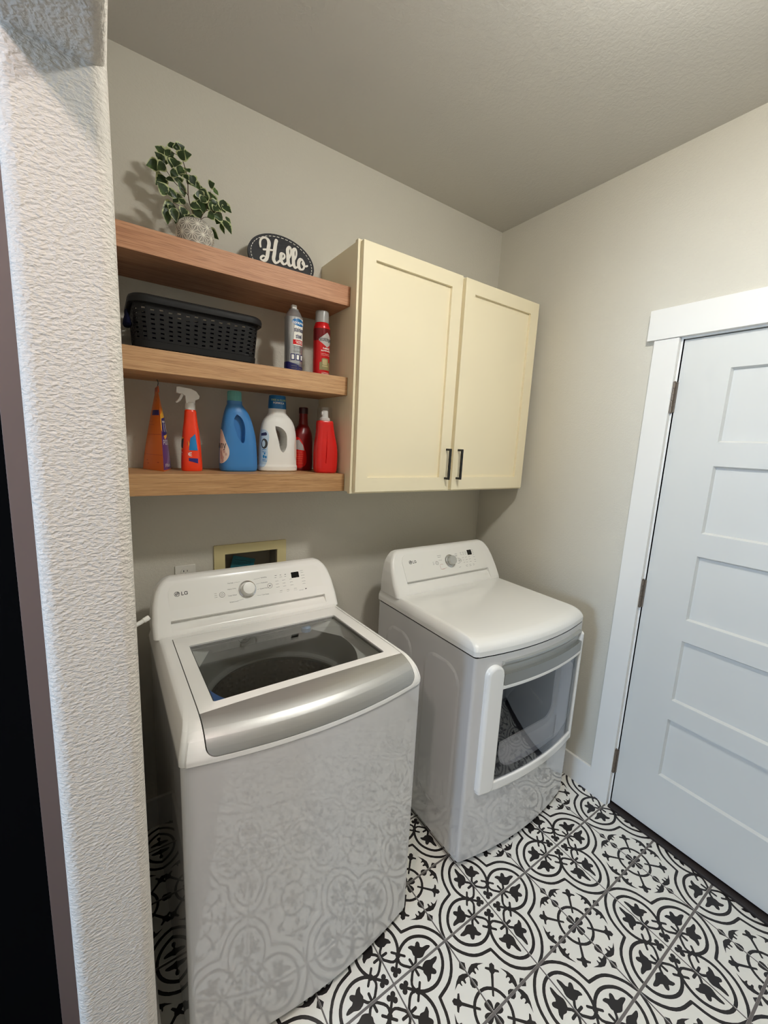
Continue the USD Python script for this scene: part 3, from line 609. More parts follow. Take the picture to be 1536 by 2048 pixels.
obj('start_button', place(flat(btn_art('play')), .066, .066), 'print_gray', panel, False)
let = []
for s_, u, w in (('Normal', -.088, .096), ('Heavy Duty', -.092, .074), ('Deep Wash', -.092, .050), ('Waterproof', -.090, .026), ('Bedding', .036, .100), ('Delicates', .034, .080), ('Speed Wash', .026, .058), ('Tub Clean', .030, .034)):
    q = text(s_, .0042, depth=.0003); q.apply_translation([u, w, 0]); let.append(place(q, 0, 0))
for a, b in (((-.066, .098), (-.044, .098)), ((-.060, .029), (-.040, .032)), ((.034, .102), (.008, .099)), ((.028, .036), (.012, .037)), ((.033, .082), (.014, .080)), ((.024, .06), (.016, .06))):
    let.append(place(flat(LineString([a, b]).buffer(.0003), .0003), 0, 0))
obj('cycle_lettering', let, 'print_gray', panel, False)
pr = dashes([.094, .114, .134], [.102], .006, .003, 31) + dashes([.094, .114, .134], [.094], .010, jit=32) + dashes([.096, .124, .154], [.080, .068, .056], .012, jit=33) + dashes([.108, .136, .166], [.040], .012, jit=34) \
    + dashes([.106, .136, .166], [.034], .014, .0009, 35) + dashes([.206], [.108, .100, .088, .077, .064, .054], .014, jit=36) + dashes([.190], [.030], .020, jit=37) + dashes([.210], [.032], .009, .0055, 38) + dashes([-.134], [.068, .061, .054], .009, jit=39)
obj('control_lettering', place(flat(unary_union(pr), .0003), 0, 0), 'print_gray', panel, False, kind='stuff')

# ------------------------------------------------------------------ outlet, valve box, card, peg on the wall
o = thing('electrical_outlet', 'white wall outlet peeking above the washing machine at left', 'outlet', (-1.619, 0, 1.04))
obj('cover_plate', rbox(-1.656, -1.582, 0, -.006, .980, 1.096, .003), 'outlet_white', o)
for z in (1.0690, 1.030):
    f_ = obj('socket_face', extr_y(Point(-1.619, z).buffer(.0165, quad_segs=10).intersection(sbox(-1.7, z - .0135, -1.5, z + .0135)), -.005, -.0085), 'outlet_white', o)
    obj('slot', box(-1.6265, -1.6245, -.008, -.0088, z + .0005, z + .0085), 'dark_gap', f_, False)
    obj('slot', box(-1.6135, -1.6118, -.008, -.0088, z + .001, z + .0080), 'dark_gap', f_, False)
    obj('ground_hole', cyl(.0026, .0008, (-1.619, -.008, z - .0065), 'y', n=12), 'dark_gap', f_)
obj('plug', rbox(-1.632, -1.609, -.009, -.03, 1.022, 1.040, .006), 'dark_gap', o)
v = thing('valve_box', 'cream framed recessed washer valve box above the washing machine', 'valve box', (-1.3625, 0, .9))
obj('frame', extr_y(rrect(-1.513, -1.212, .895, 1.162, .003).difference(sbox(-1.471, .935, -1.2525, 1.123)), 0, -.009), 'box_cream', v, False)
inner = box(-1.4708, -1.2522, .001, .088, .9305, 1.1228) - box(-1.4685, -1.2545, -.01, .085, .9325, 1.1208)
obj('recess', inner, 'box_inside', v, False)
for x, m_ in ((-1.425, 'can_red'), (-1.30, 'can_blue')):
    vl = obj('valve', cyl(.011, .05, (x, .055, .9325)), 'silver', v); obj('valve_lever', rbox(x - .018, x + .018, .04, .052, .978, .988, .003), m_, vl)
c = thing('info_card', 'teal printed card leaning inside the cream valve box', 'card', (-1.41, .03, 1.09))
Xc, Yc = np.array([.962, .02, -.27]), np.array([.272, .10, .957])
cd = obj('card', on_plane(flat(sbox(0, 0, .098, .15), .0008), (-1.462, .046, .952), Xc, Yc), 'teal_card', c, False)
obj('printed_lines', on_plane(flat(unary_union(dashes([.05], list(np.arange(.03, .142, .0095)), .075, .0028, 51)), .0003), np.array([-1.462, .046, .952]) + np.cross(Xc, Yc) * .0009, Xc, Yc), 'teal_print', cd, False, kind='stuff')
pg = thing('door_stop', 'white peg sticking out of the left wall beside the washing machine', 'wall peg', (XL, -.35, 1.0))
pz = 1.062
obj('rod', tube([(XL + .0, -.42, pz - .012), (XL + .045, -.41, pz + .006)], .006, 12), 'white_plastic', pg)
obj('tip', tube([(XL + .040, -.411, pz + .004), (XL + .052, -.408, pz + .009), (XL + .055, -.4075, pz + .0105)], [.0075, .0075, .006], 14), 'white_plastic', pg)

# ------------------------------------------------------------------ things on the bottom shelf
Z3 = 1.4731
# pouch standing with one edge to the front
po = thing('detergent_pouch', 'orange and purple standing pouch of detergent, leftmost on the bottom shelf', 'pouch', (-1.70, -.09, Z3))
def pouch_pts(k):
    """corner ring at height share k: L, C(front edge), R, B"""
    base = np.array([(-1.748, -.040), (-1.697, -.160), (-1.662, -.055), (-1.708, -.012)]); top = np.array([(-1.7045, -.075), (-1.7005, -.128), (-1.6955, -.075), (-1.6995, -.03)])
    w = k ** 1.25; return base * (1 - w) + top * w
Lz = .262
def pouch_face(i, u, k, out=0.):
    p = pouch_pts(k); a, b = p[i], p[(i + 1) % 4]; q = a + (b - a) * u; nrm = np.array([b[1] - a[1], -(b[0] - a[0])]); nrm /= np.linalg.norm(nrm)
    bul = .007 * math.sin(math.pi * min(max(u, 0), 1)) * math.sin(math.pi * min(k * .9 + .1, 1)); q = q + nrm * (bul + out); return np.array([q[0], q[1], Z3 + k * Lz])
kk = np.linspace(0, 1, 24)
rngs = [np.vstack([pouch_face(i, u, k) for i in range(4) for u in np.linspace(0, 1, 8, endpoint=False)]) for k in kk]
obj('bag', loft(rngs), 'pouch_orange', po, 40)
def face_print(poly, i, d=.0005, step=.012):
    q = tri(extr(affinity.scale(poly, 1, 1, origin=(0, 0)), d).refine_to_length(step)); vv = np.array(q.vertices)
    return trimesh.Trimesh(np.array([pouch_face(i, u, k, .0003 + t) for u, k, t in vv]), q.faces, process=False)
obj('front_print', face_print(sbox(.0, .015, 1., .52), 1, .0004, .08), 'pouch_purple', po, 40)
obj('swirl_print', face_print(Polygon([(0, .52), (.25, .40), (.7, .47), (1, .62), (1, .82), (.5, .80), (0, .70)]), 1, .0006, .08), 'pouch_yellow', po, 40)
obj('glow_print', face_print(Polygon([(.2, .05), (.6, .05), (.95, .28), (.6, .3)]), 1, .0006, .08), 'pouch_violet', po, 40)
def face_text(s, i, u0, k0, h, wu, d=.0008):
    q = meshkit.text_mesh(s, .7, .001, True); vv = np.array(q.vertices); vv[:, 0] = u0 + (vv[:, 0] - vv[:, 0].min()) / np.ptp(vv[:, 0]) * wu; vv[:, 1] = k0 + vv[:, 1] / .7 * h
    return trimesh.Trimesh(np.array([pouch_face(i, u, k, d) for u, k, t in vv]), q.faces, process=False)
obj('brand_back', face_print(Polygon([(.06, .44), (.98, .50), (.98, .70), (.06, .66)]), 1, .0009, .08), 'label_navy', po, 40)
obj('brand_lettering', face_text('Tide', 1, .1, .50, .13, .85, .0016), 'white_print', po, False)
obj('product_lettering', face_text('PODS 3', 1, .08, .335, .06, .85, .001), 'white_print', po, False)
obj('small_lettering', face_text('Plus', 1, .15, .05, .04, .6, .001), 'white_print', po, False)
obj('side_badge', face_print(sbox(.34, .70, .94, .765), 0, .0006, .08), 'label_navy', po, 40)
obj('side_fold', face_print(unary_union([sbox(.05, .455, .97, .463), sbox(.05, .20, .97, .206), sbox(.08, .58, .6, .585), sbox(.05, .62, .5, .624)] + [sbox(u, k, u + .07, k + .012) for u, k in ((.2, .12), (.75, .10), (.25, .08), (.6, .88), (.6, .92))]), 0, .0005, .08), 'pouch_deep', po, 40, kind='stuff')
obj('top_seal', Manifold.hull_points(np.array([(-1.7025, -.128, Z3 + Lz - .004), (-1.6975, -.128, Z3 + Lz - .004), (-1.7025, -.03, Z3 + Lz - .004), (-1.6975, -.03, Z3 + Lz - .004), (-1.7008, -.125, Z3 + Lz + .016), (-1.6992, -.125, Z3 + Lz + .016), (-1.7008, -.035, Z3 + Lz + .016), (-1.6992, -.035, Z3 + Lz + .016)])), 'pouch_deep', po)
obj('hang_string', tube(spline([(-1.70, -.10, Z3 + Lz + .01), (-1.698, -.10, Z3 + Lz + .022), (-1.6975, -.10, Z3 + Lz + .031), (-1.701, -.10, Z3 + Lz + .038)], 14), .0013, 6), 'print_dark', po)

# spray bottle
scx, scy = -1.6045, -.122
sp = thing('spray_bottle', 'orange-red trigger spray bottle with white head', 'spray bottle', (scx, scy, Z3))
sec = [(0, .031, .022), (.004, .034, .025), (.03, .0335, .026), (.07, .0315, .026), (.11, .0285, .025), (.14, .0255, .024), (.165, .022, .021), (.19, .0195, .019), (.204, .0185, .0185), (.209, .016, .016)]
def srad(z, i): return np.interp(z, [s_[0] for s_ in sec], [s_[i] for s_ in sec])
zz = np.r_[0, .004, np.linspace(.02, .204, 22), .209]
obj('bottle', loft([superring(scx, scy, Z3 + z, srad(z, 1), srad(z, 2), 2.4) for z in zz]), 'spray_red', sp, 50)
def oval_wrap(mesh, cx, cy, z0, rad, off=.0004, e=2.0, rot=0.):
    """x of the flat print runs along the width of the bottle's camera side, y up"""
    vv = np.array(tri(mesh).vertices); out = []
    for x, z, d in vv:
        a, b = rad(z, 1) + off + d, rad(z, 2) + off + d
        t = x / a; ang = -math.pi / 2 + t; X, Y = a * math.cos(ang), b * math.sin(ang)
        out.append((cx + X * math.cos(rot) - Y * math.sin(rot), cy + X * math.sin(rot) + Y * math.cos(rot), z0 + z))
    return trimesh.Trimesh(np.array(out), tri(mesh).faces, process=False)
sw = lambda poly, d=.0003, off=.0010: oval_wrap(flat(poly, d, .005), scx, scy, Z3, srad, off, rot=-.1)
lblp = obj('label_ring', sw(ring2d(.021, .004).__class__(Point(-.030, .094).buffer(.022, quad_segs=10).exterior.coords)), 'pouch_yellow', sp, False)
obj('label_disc', sw(Point(-.030, .094).buffer(.017, quad_segs=10), off=.0014), 'print_dark', lblp, False)
obj('label_flag', sw(Polygon([(-.009, .072), (.020, .072), (.012, .128), (-.004, .113)])), 'label_blue', sp, False)
obj('label_ribbon', sw(Polygon([(-.034, .047), (.020, .044), (.020, .027), (.0, .033), (-.034, .040)])), 'label_navy', sp, False)
q = text('TIDE', .0125, True, .0003); q.apply_translation([-q.bounds[1, 0] + .000, .0525, 0]); obj('label_lettering', oval_wrap(q, scx, scy, Z3, srad, .0012, rot=-.1), 'white_print', sp, False)
hz = Z3 + .209
hd = [lathe([(.0155, hz), (.0165, hz + .004), (.0155, hz + .022), (.013, hz + .026)], (scx, scy, 0), 24)]
body2 = Polygon([(-.012, .022), (.012, .022), (.013, .034), (.025, .040), (.027, .047), (.018, .060), (.002, .068), (-.018, .069), (-.033, .071), (-.040, .070), (-.041, .055), (-.034, .053), (-.024, .054), (-.014, .046)]).buffer(.002)
hd.append(tri(extr_y(body2, .011, -.011).translate([scx, scy, hz])))
obj('trigger_head', hd, 'white_plastic', sp, 40)
obj('trigger', tube(spline([(scx - .022, scy, hz + .052), (scx - .028, scy, hz + .040), (scx - .036, scy, hz + .028), (scx - .044, scy, hz + .022)], 14), [.005] * 7 + list(np.linspace(.005, .003, 7)), 8), 'white_plastic', sp)

def jug(name, label, loc, profile, e, mt_, holes=None, rot=0., n=64):
    """loft of rounded sections (z, half width, half depth, x shift), with an optional grip cut through it"""
    t = thing(name, label, 'bottle', loc)
    from scipy.interpolate import PchipInterpolator
    P = np.array(profile); zf = [PchipInterpolator(P[:, 0], P[:, i]) for i in (1, 2, 3)]
    zs = np.unique(np.r_[P[:, 0], np.linspace(P[0, 0], P[-1, 0], 40)])
    mesh = loft([superring(float(zf[2](z)), 0, z, float(zf[0](z)), float(zf[1](z)), e, n) for z in zs])
    man = Manifold(__import__('manifold3d').Mesh(np.array(mesh.vertices, np.float32), np.array(mesh.faces, np.uint32)))
    if holes is not None: man = man - holes
    out = tri(man.refine_to_length(.012)); M = trimesh.transformations.rotation_matrix(rot, [0, 0, 1]); out.apply_transform(M); out.apply_translation(loc)
    bp = obj('bottle', out, mt_, t, 40)
    def side(poly_or_mesh, off=.0006, d=.0003, step=.006):
        q = flat(poly_or_mesh, d, step) if hasattr(poly_or_mesh, 'area') and hasattr(poly_or_mesh, 'geom_type') else tri(poly_or_mesh); vv = np.array(q.vertices); res = []
        for x, z, dd_ in vv:            # x: arc angle coordinate in units of metres at the front (-y) side
            a, b, s_ = float(zf[0](z)), float(zf[1](z)), float(zf[2](z)); ang = -math.pi / 2 + x / max(a, 1e-4)
            c_, si = math.cos(ang), math.sin(ang); X = a * np.sign(c_) * abs(c_) ** (2 / e); Y = b * np.sign(si) * abs(si) ** (2 / e)
            nv = np.array([c_ / a, si / b]); nv /= np.linalg.norm(nv); res.append((X + s_ + nv[0] * (off + dd_), Y + nv[1] * (off + dd_), z))
        q = trimesh.Trimesh(np.array(res), q.faces, process=False); q.apply_transform(M); q.apply_translation(loc); return q
    return t, side, M
def grip(pts, w=.2, grow=.010):
    """a slanting grip opening cut through the bottle from front to back"""
    p = Polygon(spline(pts + pts[:1], 40))
    core = extr_y(p, w, -w)
    return core
# blue softener: two hollows leave a raised handle
gh = grip([(-.012, .204), (.004, .192), (.014, .165), (.014, .130), (.006, .104), (-.004, .112), (-.017, .140), (-.024, .175)])
gh = (gh ^ box(-1, 1, -1, -.014, -1, 1)) + (gh ^ box(-1, 1, .014, 1, -1, 1))
bl, side, M = jug('softener_bottle', 'blue fabric softener bottle with a teal cap', (-1.445, -.125, Z3),
   [(0, .062, .036, 0), (.004, .066, .040, 0), (.02, .0675, .042, 0), (.07, .066, .042, 0), (.12, .062, .041, .000), (.16, .056, .038, -.002), (.19, .049, .034, -.004), (.215, .040, .030, -.007), (.235, .029, .026, -.011), (.242, .0255, .0245, -.012), (.252, .0255, .0245, -.012)], 2.6, 'softener_blue', gh)
C_ = np.array((-1.457, -.125, 0))
obj('cap', [lathe([(.0235, Z3 + .250), (.0235, Z3 + .284), (.022, Z3 + .287)], C_, 40)] + [cyl(.0008, .03, (C_[0] + .0236 * math.cos(a), C_[1] + .0236 * math.sin(a), Z3 + .253), n=6) for a in np.linspace(0, 2 * np.pi, 40, endpoint=False)], 'softener_cap', bl)
lp = obj('label', side(Polygon(spline([(-.098, .030), (-.062, .034), (-.040, .055), (-.038, .078), (-.052, .105), (-.066, .130), (-.078, .145), (-.098, .150)], 40)), .0006), 'label_pink', bl, False)
obj('label_flowers', side(unary_union([Point(-.085 + .035 * RNG.random(), .04 + .035 * RNG.random()).buffer(.0035 + .004 * RNG.random(), quad_segs=3) for _ in range(14)]), .0010), 'label_rose', lp, False, kind='stuff')
q = text('Downy', .023, False, .0003); q.apply_translation([-q.bounds[1, 0] - .052, .083, 0]); obj('label_lettering', side(q, .0012), 'print_dark', lp, False)
# white detergent jug with an open grip
gw = grip([(-.022, .172), (.002, .166), (.020, .146), (.023, .115), (.017, .085), (.006, .074), (-.003, .085), (-.010, .115), (-.018, .145)])
wh, side, M = jug('detergent_bottle', 'white detergent jug with blue cap and open grip', (-1.2935, -.122, Z3),
   [(0, .070, .036, 0), (.005, .076, .042, 0), (.020, .077, .043, 0), (.028, .074, .041, 0), (.08, .073, .040, 0), (.13, .071, .039, .001), (.165, .066, .037, .001), (.19, .058, .034, 0), (.207, .046, .031, -.001), (.216, .037, .031, -.002), (.222, .033, .030, -.003), (.244, .032, .030, -.003)], 2.5, 'white_plastic', gw)
wc_ = (-1.2965, -.122, 0)
cp = obj('cap', [lathe([(.0335, Z3 + .238), (.0340, Z3 + .244), (.0315, Z3 + .282), (.0300, Z3 + .287)], wc_, 40)] , 'cap_blue', wh)
for s_, z_, m_ in (('FREE & CLEAR', .2665, 'cap_print'), ('FORMULA', .2555, 'white_print')):
    q = text(s_, .0065, True, .0004, True); obj('cap_lettering', wrap(q, (wc_[0], wc_[1], Z3 + z_), lambda z: .0332, -math.pi / 2 - .15), m_, cp, False)
lw = obj('label', side(Polygon(spline([(-.105, .022), (-.058, .030), (-.050, .06), (-.050, .10), (-.046, .14), (-.052, .150), (-.075, .158), (-.105, .156)], 40)), .0006), 'label_ice', wh, False)
obj('label_emblem', side(Point(-.070, .105).buffer(.019, quad_segs=10).difference(affinity.scale(Point(-.074, .105).buffer(.013, quad_segs=8), .8, 1.)), .0010), 'print_dark', lw, False)
obj('label_band', side(Polygon([(-.095, .143), (-.060, .148), (-.055, .141), (-.058, .136), (-.095, .134)]), .0010), 'print_navy', lw, False)
obj('label_marks', side(unary_union([Point(-.060, .055).buffer(.005), Point(-.072, .057).buffer(.006), Point(-.066, .068).buffer(.004)] + [affinity.translate(d_, 0, 0) for d_ in dashes([-.068], [.082, .074, .04, .046], .026, .003, 61)]), .0010), 'label_blue', lw, False, kind='stuff')
obj('back_label', side(Polygon(spline([(.070, .045), (.080, .05), (.080, .12), (.072, .135), (.062, .12), (.058, .09), (.060, .06)], 24)), .0006), 'label_pink', wh, False)
# dark red bottle behind
db, side, M = jug('stain_remover_bottle', 'dark red bottle with dark cap, behind the clear-capped red bottle', (-1.168, -.062, Z3),
   [(0, .040, .034, 0), (.004, .043, .037, 0), (.05, .044, .038, 0), (.12, .043, .037, 0), (.15, .038, .034, .002), (.175, .027, .026, .004), (.19, .0185, .0185, .005), (.225, .0165, .0165, .005), (.235, .0165, .0165, .005)], 2.4, 'dark_red')
obj('cap', lathe([(.0185, Z3 + .233), (.0185, Z3 + .256), (.017, Z3 + .258)], (-1.163, -.062, 0), 30), 'cap_dark', db)
la = obj('label', side(Polygon(spline([(-.052, .02), (.0, .024), (.002, .07), (-.006, .105), (-.026, .135), (-.052, .13)], 30)), .0006), 'red_plastic', db, False)
obj('label_shield', side(Polygon([(-.048, .088), (-.003, .083), (-.008, .105), (-.024, .126), (-.048, .122)]), .0010), 'label_gray', la, False)
obj('label_lines', side(unary_union(dashes([-.024], [.076, .067, .058, .049, .04, .031], .036, .002, 71)), .0010), 'print_orange', la, False, kind='stuff')
# red bottle with the clear overcap
rb_, side, M = jug('stain_spray_bottle', 'bright red bottle with white spout under a clear cap, at the cabinet', (-1.1215, -.190, Z3),
   [(0, .039, .030, .001), (.004, .043, .034, .001), (.03, .0465, .036, .001), (.07, .0470, .036, .001), (.11, .044, .034, .0), (.15, .037, .031, -.002), (.18, .0335, .029, -.004), (.200, .032, .028, -.005), (.204, .030, .026, -.005)], 3.2, 'red_plastic',
   Manifold.hull_points(np.array([(x, y, z) for x, y, z in ((-.004, -.05, .175), (-.014, -.05, .03), (.002, -.05, .02), (.0, -.0295, .175), (-.006, -.033, .04))])), rot=-.2)
rc = (-1.1265, -.189, 0)
obj('spout', [lathe([(.020, Z3 + .202), (.020, Z3 + .214), (.013, Z3 + .219), (.012, Z3 + .242), (.009, Z3 + .244)], rc, 28), tri(rbox(rc[0] - .016, rc[0] + .004, rc[1] - .006, rc[1] + .006, Z3 + .226, Z3 + .240, .004))], 'white_plastic', rb_)
oc = open_lathe([(.0305, Z3 + .203), (.0295, Z3 + .254), (.0275, Z3 + .257), (.001, Z3 + .257), (.001, Z3 + .2555), (.0268, Z3 + .2555), (.0282, Z3 + .253), (.0292, Z3 + .203)], 40); oc.apply_translation([rc[0] - TC[0], rc[1] - TC[1], 0])
obj('overcap', oc, 'clear_plastic', rb_, 30)

# ------------------------------------------------------------------ things on the middle shelf
Z2 = 1.8441
def can_body(prof, c, n=40): return lathe(prof, c, n)
# steel polish can
c1 = (-1.259, -.185, Z2)
k1 = thing('aerosol_can', 'silver and blue stainless steel polish aerosol can with white nozzle', 'spray can', c1, 'aerosol cans on the middle shelf')
R1 = .0325
obj('can', can_body([(R1 - .003, Z2), (R1, Z2 + .003), (R1, Z2 + .186), (R1 + .001, Z2 + .190), (R1 - .002, Z2 + .194), (.024, Z2 + .208), (.0175, Z2 + .217), (.0165, Z2 + .219)], (c1[0], c1[1], 0)), 'can_silver', k1, 30)
obj('valve_cup', lathe([(.0175, Z2 + .216), (.0180, Z2 + .220), (.013, Z2 + .2215)], (c1[0], c1[1], 0)), 'silver', k1)
obj('nozzle', [tri(rbox(c1[0] - .0095, c1[0] + .0095, c1[1] - .008, c1[1] + .008, Z2 + .221, Z2 + .236, .003)), cyl(.006, .004, (c1[0], c1[1], Z2 + .219))], 'white_plastic', k1)
w1 = lambda poly, d=.0002, off=.0003, a0=-math.pi / 2: wrap(flat(poly, d, .004), c1, lambda z: R1, a0, off)
A1 = -math.pi / 2 - .0
lb1 = obj('label_body', w1(sbox(-.045, .050, .06, .184)), 'can_silver', k1)
obj('label_white', w1(Polygon([(-.012, .092), (.03, .092), (.03, .184), (-.006, .184), (-.010, .15)]), off=.0005), 'sign_white', lb1, False)
obj('label_gray', w1(sbox(-.06, .03, .06, .008)), 'can_gray', lb1, False)
obj('label_navy', w1(Polygon([(-.06, .004), (.06, .004), (.06, .012), (.02, .020), (-.03, .034), (-.06, .034)]), off=.0005), 'can_navy', lb1, False)
obj('brand_oval', w1(affinity.translate(affinity.rotate(affinity.scale(Point(0, 0).buffer(1, quad_segs=10), .026, .0125), -4), .008, .171), off=.0008), 'can_blue', lb1, False)
for s_, h_, u, z_, b_, m_, sx in (('Sprayway', .0085, .009, .166, True, 'white_print', .95), ('stainless', .014, .010, .139, True, 'print_navy', .52), ('steel', .014, .008, .117, True, 'print_navy', .58), ('CLEANER', .0042, .008, .104, True, 'white_print', 1.), ('POLISH', .0045, .010, .098, True, 'white_print', 1.)):
    if s_ == 'CLEANER': obj('red_block', w1(sbox(-.014, .095, .026, .111), off=.0008), 'can_red', lb1, False)
    q = text(s_, h_, b_, .0002, True, sx); q.apply_translation([u, 0, 0]); q2 = wrap(q, (c1[0], c1[1], Z2 + z_), lambda z: R1, A1, .0012); obj('label_lettering', q2, m_, lb1, False)
obj('label_lines', w1(unary_union(dashes([.006], [.089, .083, .071], .042, .0018, 81) + dashes([-.008, .018], [.020, .012], .02, .003, 82)), off=.0009), 'print_gray', lb1, False, kind='stuff')
for u in (-.014, .004, .022):
    ic = obj('icon', w1(sbox(u - .0075, .040, u + .0075, .062), off=.0006), 'can_navy', lb1, False)
    obj('icon_mark', w1(rrect(u - .0045, u + .0045, .043, .059, .001), off=.001), 'white_print', ic, False)
# fabric protector can
c2 = (-1.146, -.185, Z2)
k2 = thing('aerosol_can', 'red fabric protector aerosol can with frosted clear cap', 'spray can', c2, 'aerosol cans on the middle shelf')
R2 = .0315
obj('can', can_body([(R2 - .003, Z2), (R2, Z2 + .003), (R2, Z2 + .172), (R2 - .002, Z2 + .182), (R2 - .006, Z2 + .192), (.0245, Z2 + .196)], (c2[0], c2[1], 0)), 'can_red', k2, 40)
obj('cap', [lathe([(.0255, Z2 + .194), (.0258, Z2 + .200), (.0250, Z2 + .232), (.0235, Z2 + .236), (.018, Z2 + .237)], (c2[0], c2[1], 0))], 'frost_plastic', k2, 40)
obj('nozzle', lathe([(.010, Z2 + .196), (.010, Z2 + .214), (.006, Z2 + .216)], (c2[0], c2[1], 0), 20), 'white_plastic', k2)
w2 = lambda poly, d=.0002, off=.0003: wrap(flat(poly, d, .004), c2, lambda z: R2, -math.pi / 2, off)
obj('label_shade', w2(Polygon([(-.05, .128), (.0, .128), (.012, .152), (.024, .130), (.05, .128), (.05, .171), (-.05, .171)])), 'can_darkred', k2, False)
dm_ = obj('label_diamond', w2(Polygon([(.008, .158), (.040, .132), (.040, .126), (.008, .104), (-.024, .126), (-.024, .132)]), off=.0006), 'label_gray', k2, False)
for s_, h_, u, z_, m_, sx in (('Scotchgard', .0125, .006, .126, 'print_dark', .62), ('FABRIC', .0058, .006, .0965, 'white_print', 1.), ('WATER SHIELD', .0048, .008, .0885, 'white_print', .95)):
    q = text(s_, h_, True, .0002, True, sx); q.apply_translation([u, 0, 0]); obj('label_lettering', wrap(q, (c2[0], c2[1], Z2 + z_), lambda z: R2, -math.pi / 2, .0011), m_, dm_, False)
obj('label_lines', w2(unary_union(dashes([.006], [.080, .075], .040, .0015, 91) + dashes([.006], [.012, .008], .036, .002, 92)), off=.0006), 'label_pink', k2, False, kind='stuff')
ch = obj('armchair_picture', w2(unary_union([rrect(-.012, .016, .034, .064, .005), rrect(-.020, -.010, .022, .050, .004), rrect(.014, .024, .022, .050, .004), sbox(-.020, .021, .024, .036)]), off=.0006), 'chair_olive', k2, False)
obj('cushion_picture', w2(unary_union([rrect(-.009, .010, .040, .060, .004), sbox(-.010, .033, .014, .038)]), off=.0010), 'chair_tan', ch, False)

# basket of woven look
bk = thing('storage_basket', 'black plastic weave storage basket with rounded rim', 'basket', (-1.59, -.145, Z2))
def rr_perim(x0, x1, y0, y1, r, n_side, n_arc=8):
    p = rrect(x0, x1, y0, y1, r, n_arc); c_ = np.array(p.exterior.coords); return c_
def bas_rect(k):      # footprint at height share k
    return (-1.764 - .006 * k, -1.416 + .008 * k, -.256 - .016 * k, -.040 + .012 * k)
HB = .128
def bas_pt(s, k, out):
    x0, x1, y0, y1 = bas_rect(k); r = .036; out = out
    w, d = x1 - x0 - 2 * r, y1 - y0 - 2 * r; arc = math.pi * r / 2; tot = 2 * (w + d) + 4 * arc; s = (s % 1.0) * tot
    for kind, ln in (('f', w), ('c1', arc), ('r', d), ('c2', arc), ('b', w), ('c3', arc), ('l', d), ('c4', arc)):
        if s <= ln + 1e-9: break
        s -= ln
    if kind == 'f': p, n_ = (x0 + r + s, y0), (0, -1)
    elif kind == 'r': p, n_ = (x1, y0 + r + s), (1, 0)
    elif kind == 'b': p, n_ = (x1 - r - s, y1), (0, 1)
    elif kind == 'l': p, n_ = (x0, y1 - r - s), (-1, 0)
    else:
        i = int(kind[1]); cx_, cy_, a0 = ((x1 - r, y0 + r, -90), (x1 - r, y1 - r, 0), (x0 + r, y1 - r, 90), (x0 + r, y0 + r, 180))[i - 1]; a = math.radians(a0) + s / r
        n_ = (math.cos(a), math.sin(a)); p = (cx_ + r * n_[0], cy_ + r * n_[1])
    return (p[0] + n_[0] * out, p[1] + n_[1] * out, Z2 + .002 + k * HB)
NC = 48; slots = []
for i in range(NC):
    for j in range(7):
        s0 = (i + .5 * 0) / NC + (.0 if j % 2 == 0 else .0); k0 = .20 + j * .098 + (.02 if i % 2 else 0)
        slots.append(sbox(s0 + .0050, k0, s0 + .0140, k0 + .034))
PER = 1.03
side_poly = sbox(0, 0, 1, 1).difference(unary_union(slots))
sm = affinity.scale(side_poly, PER, HB, origin=(0, 0))
q = tri(extr(sm, .0026).refine_to_length(.02)); vv = np.array(q.vertices)
obj('woven_side', trimesh.Trimesh(np.array([bas_pt(min(x / PER, .99999), y / HB, z - .0026) for x, y, z in vv]), q.faces, process=False), 'basket_black', bk, False)
def bas_ring(k, out, n=120): return np.array([bas_pt(i / n, k, out) for i in range(n)])
def hoop(spec, n=120):
    R = [bas_ring(k, o_, n) for k, o_ in spec]; return loft(R + [R[0]], cap=False)
obj('bottom', loft([bas_ring(0, -.0026) + (0, 0, -.0015), bas_ring(.0, -.0026) + (0, 0, .002)]), 'basket_black', bk)
obj('base_band', hoop([(-.01, .0005), (.0, .0025), (.14, .0025), (.155, .0), (.155, -.001), (0, -.001)]), 'basket_black', bk, 40)
obj('rim', hoop([(.93, .001), (.91, .008), (.93, .0125), (1.02, .0125), (1.08, .009), (1.11, .002), (1.10, -.004), (1.06, -.004), (1.0, -.002), (.96, .001)]), 'basket_black', bk, 50)
cl = thing('cloth', 'navy blue folded cloth inside the black basket, a corner hanging out at its left end', 'cloth', (-1.6, -.15, Z2 + .05))
heap = [np.array([bas_pt(i / 60, k, -.010 - d_) for i in range(60)]) + np.c_[np.zeros((60, 2)), .006 * np.sin(np.arange(60) * .7 + k * 9)] for k, d_ in ((.04, .012), (.10, .0), (.60, .0), (.74, .004), (.80, .02), (.83, .05))]
obj('folded_pile', loft(heap), 'navy', cl, 60)
cv = [superring(-1.783, -.215, Z2 + z, a, b, 2., 16) for z, a, b in ((.058, .009, .020), (.064, .012, .028), (.075, .010, .026), (.090, .006, .02), (.104, .004, .012))]
obj('hanging_corner', loft(cv), 'navy', cl, 60)

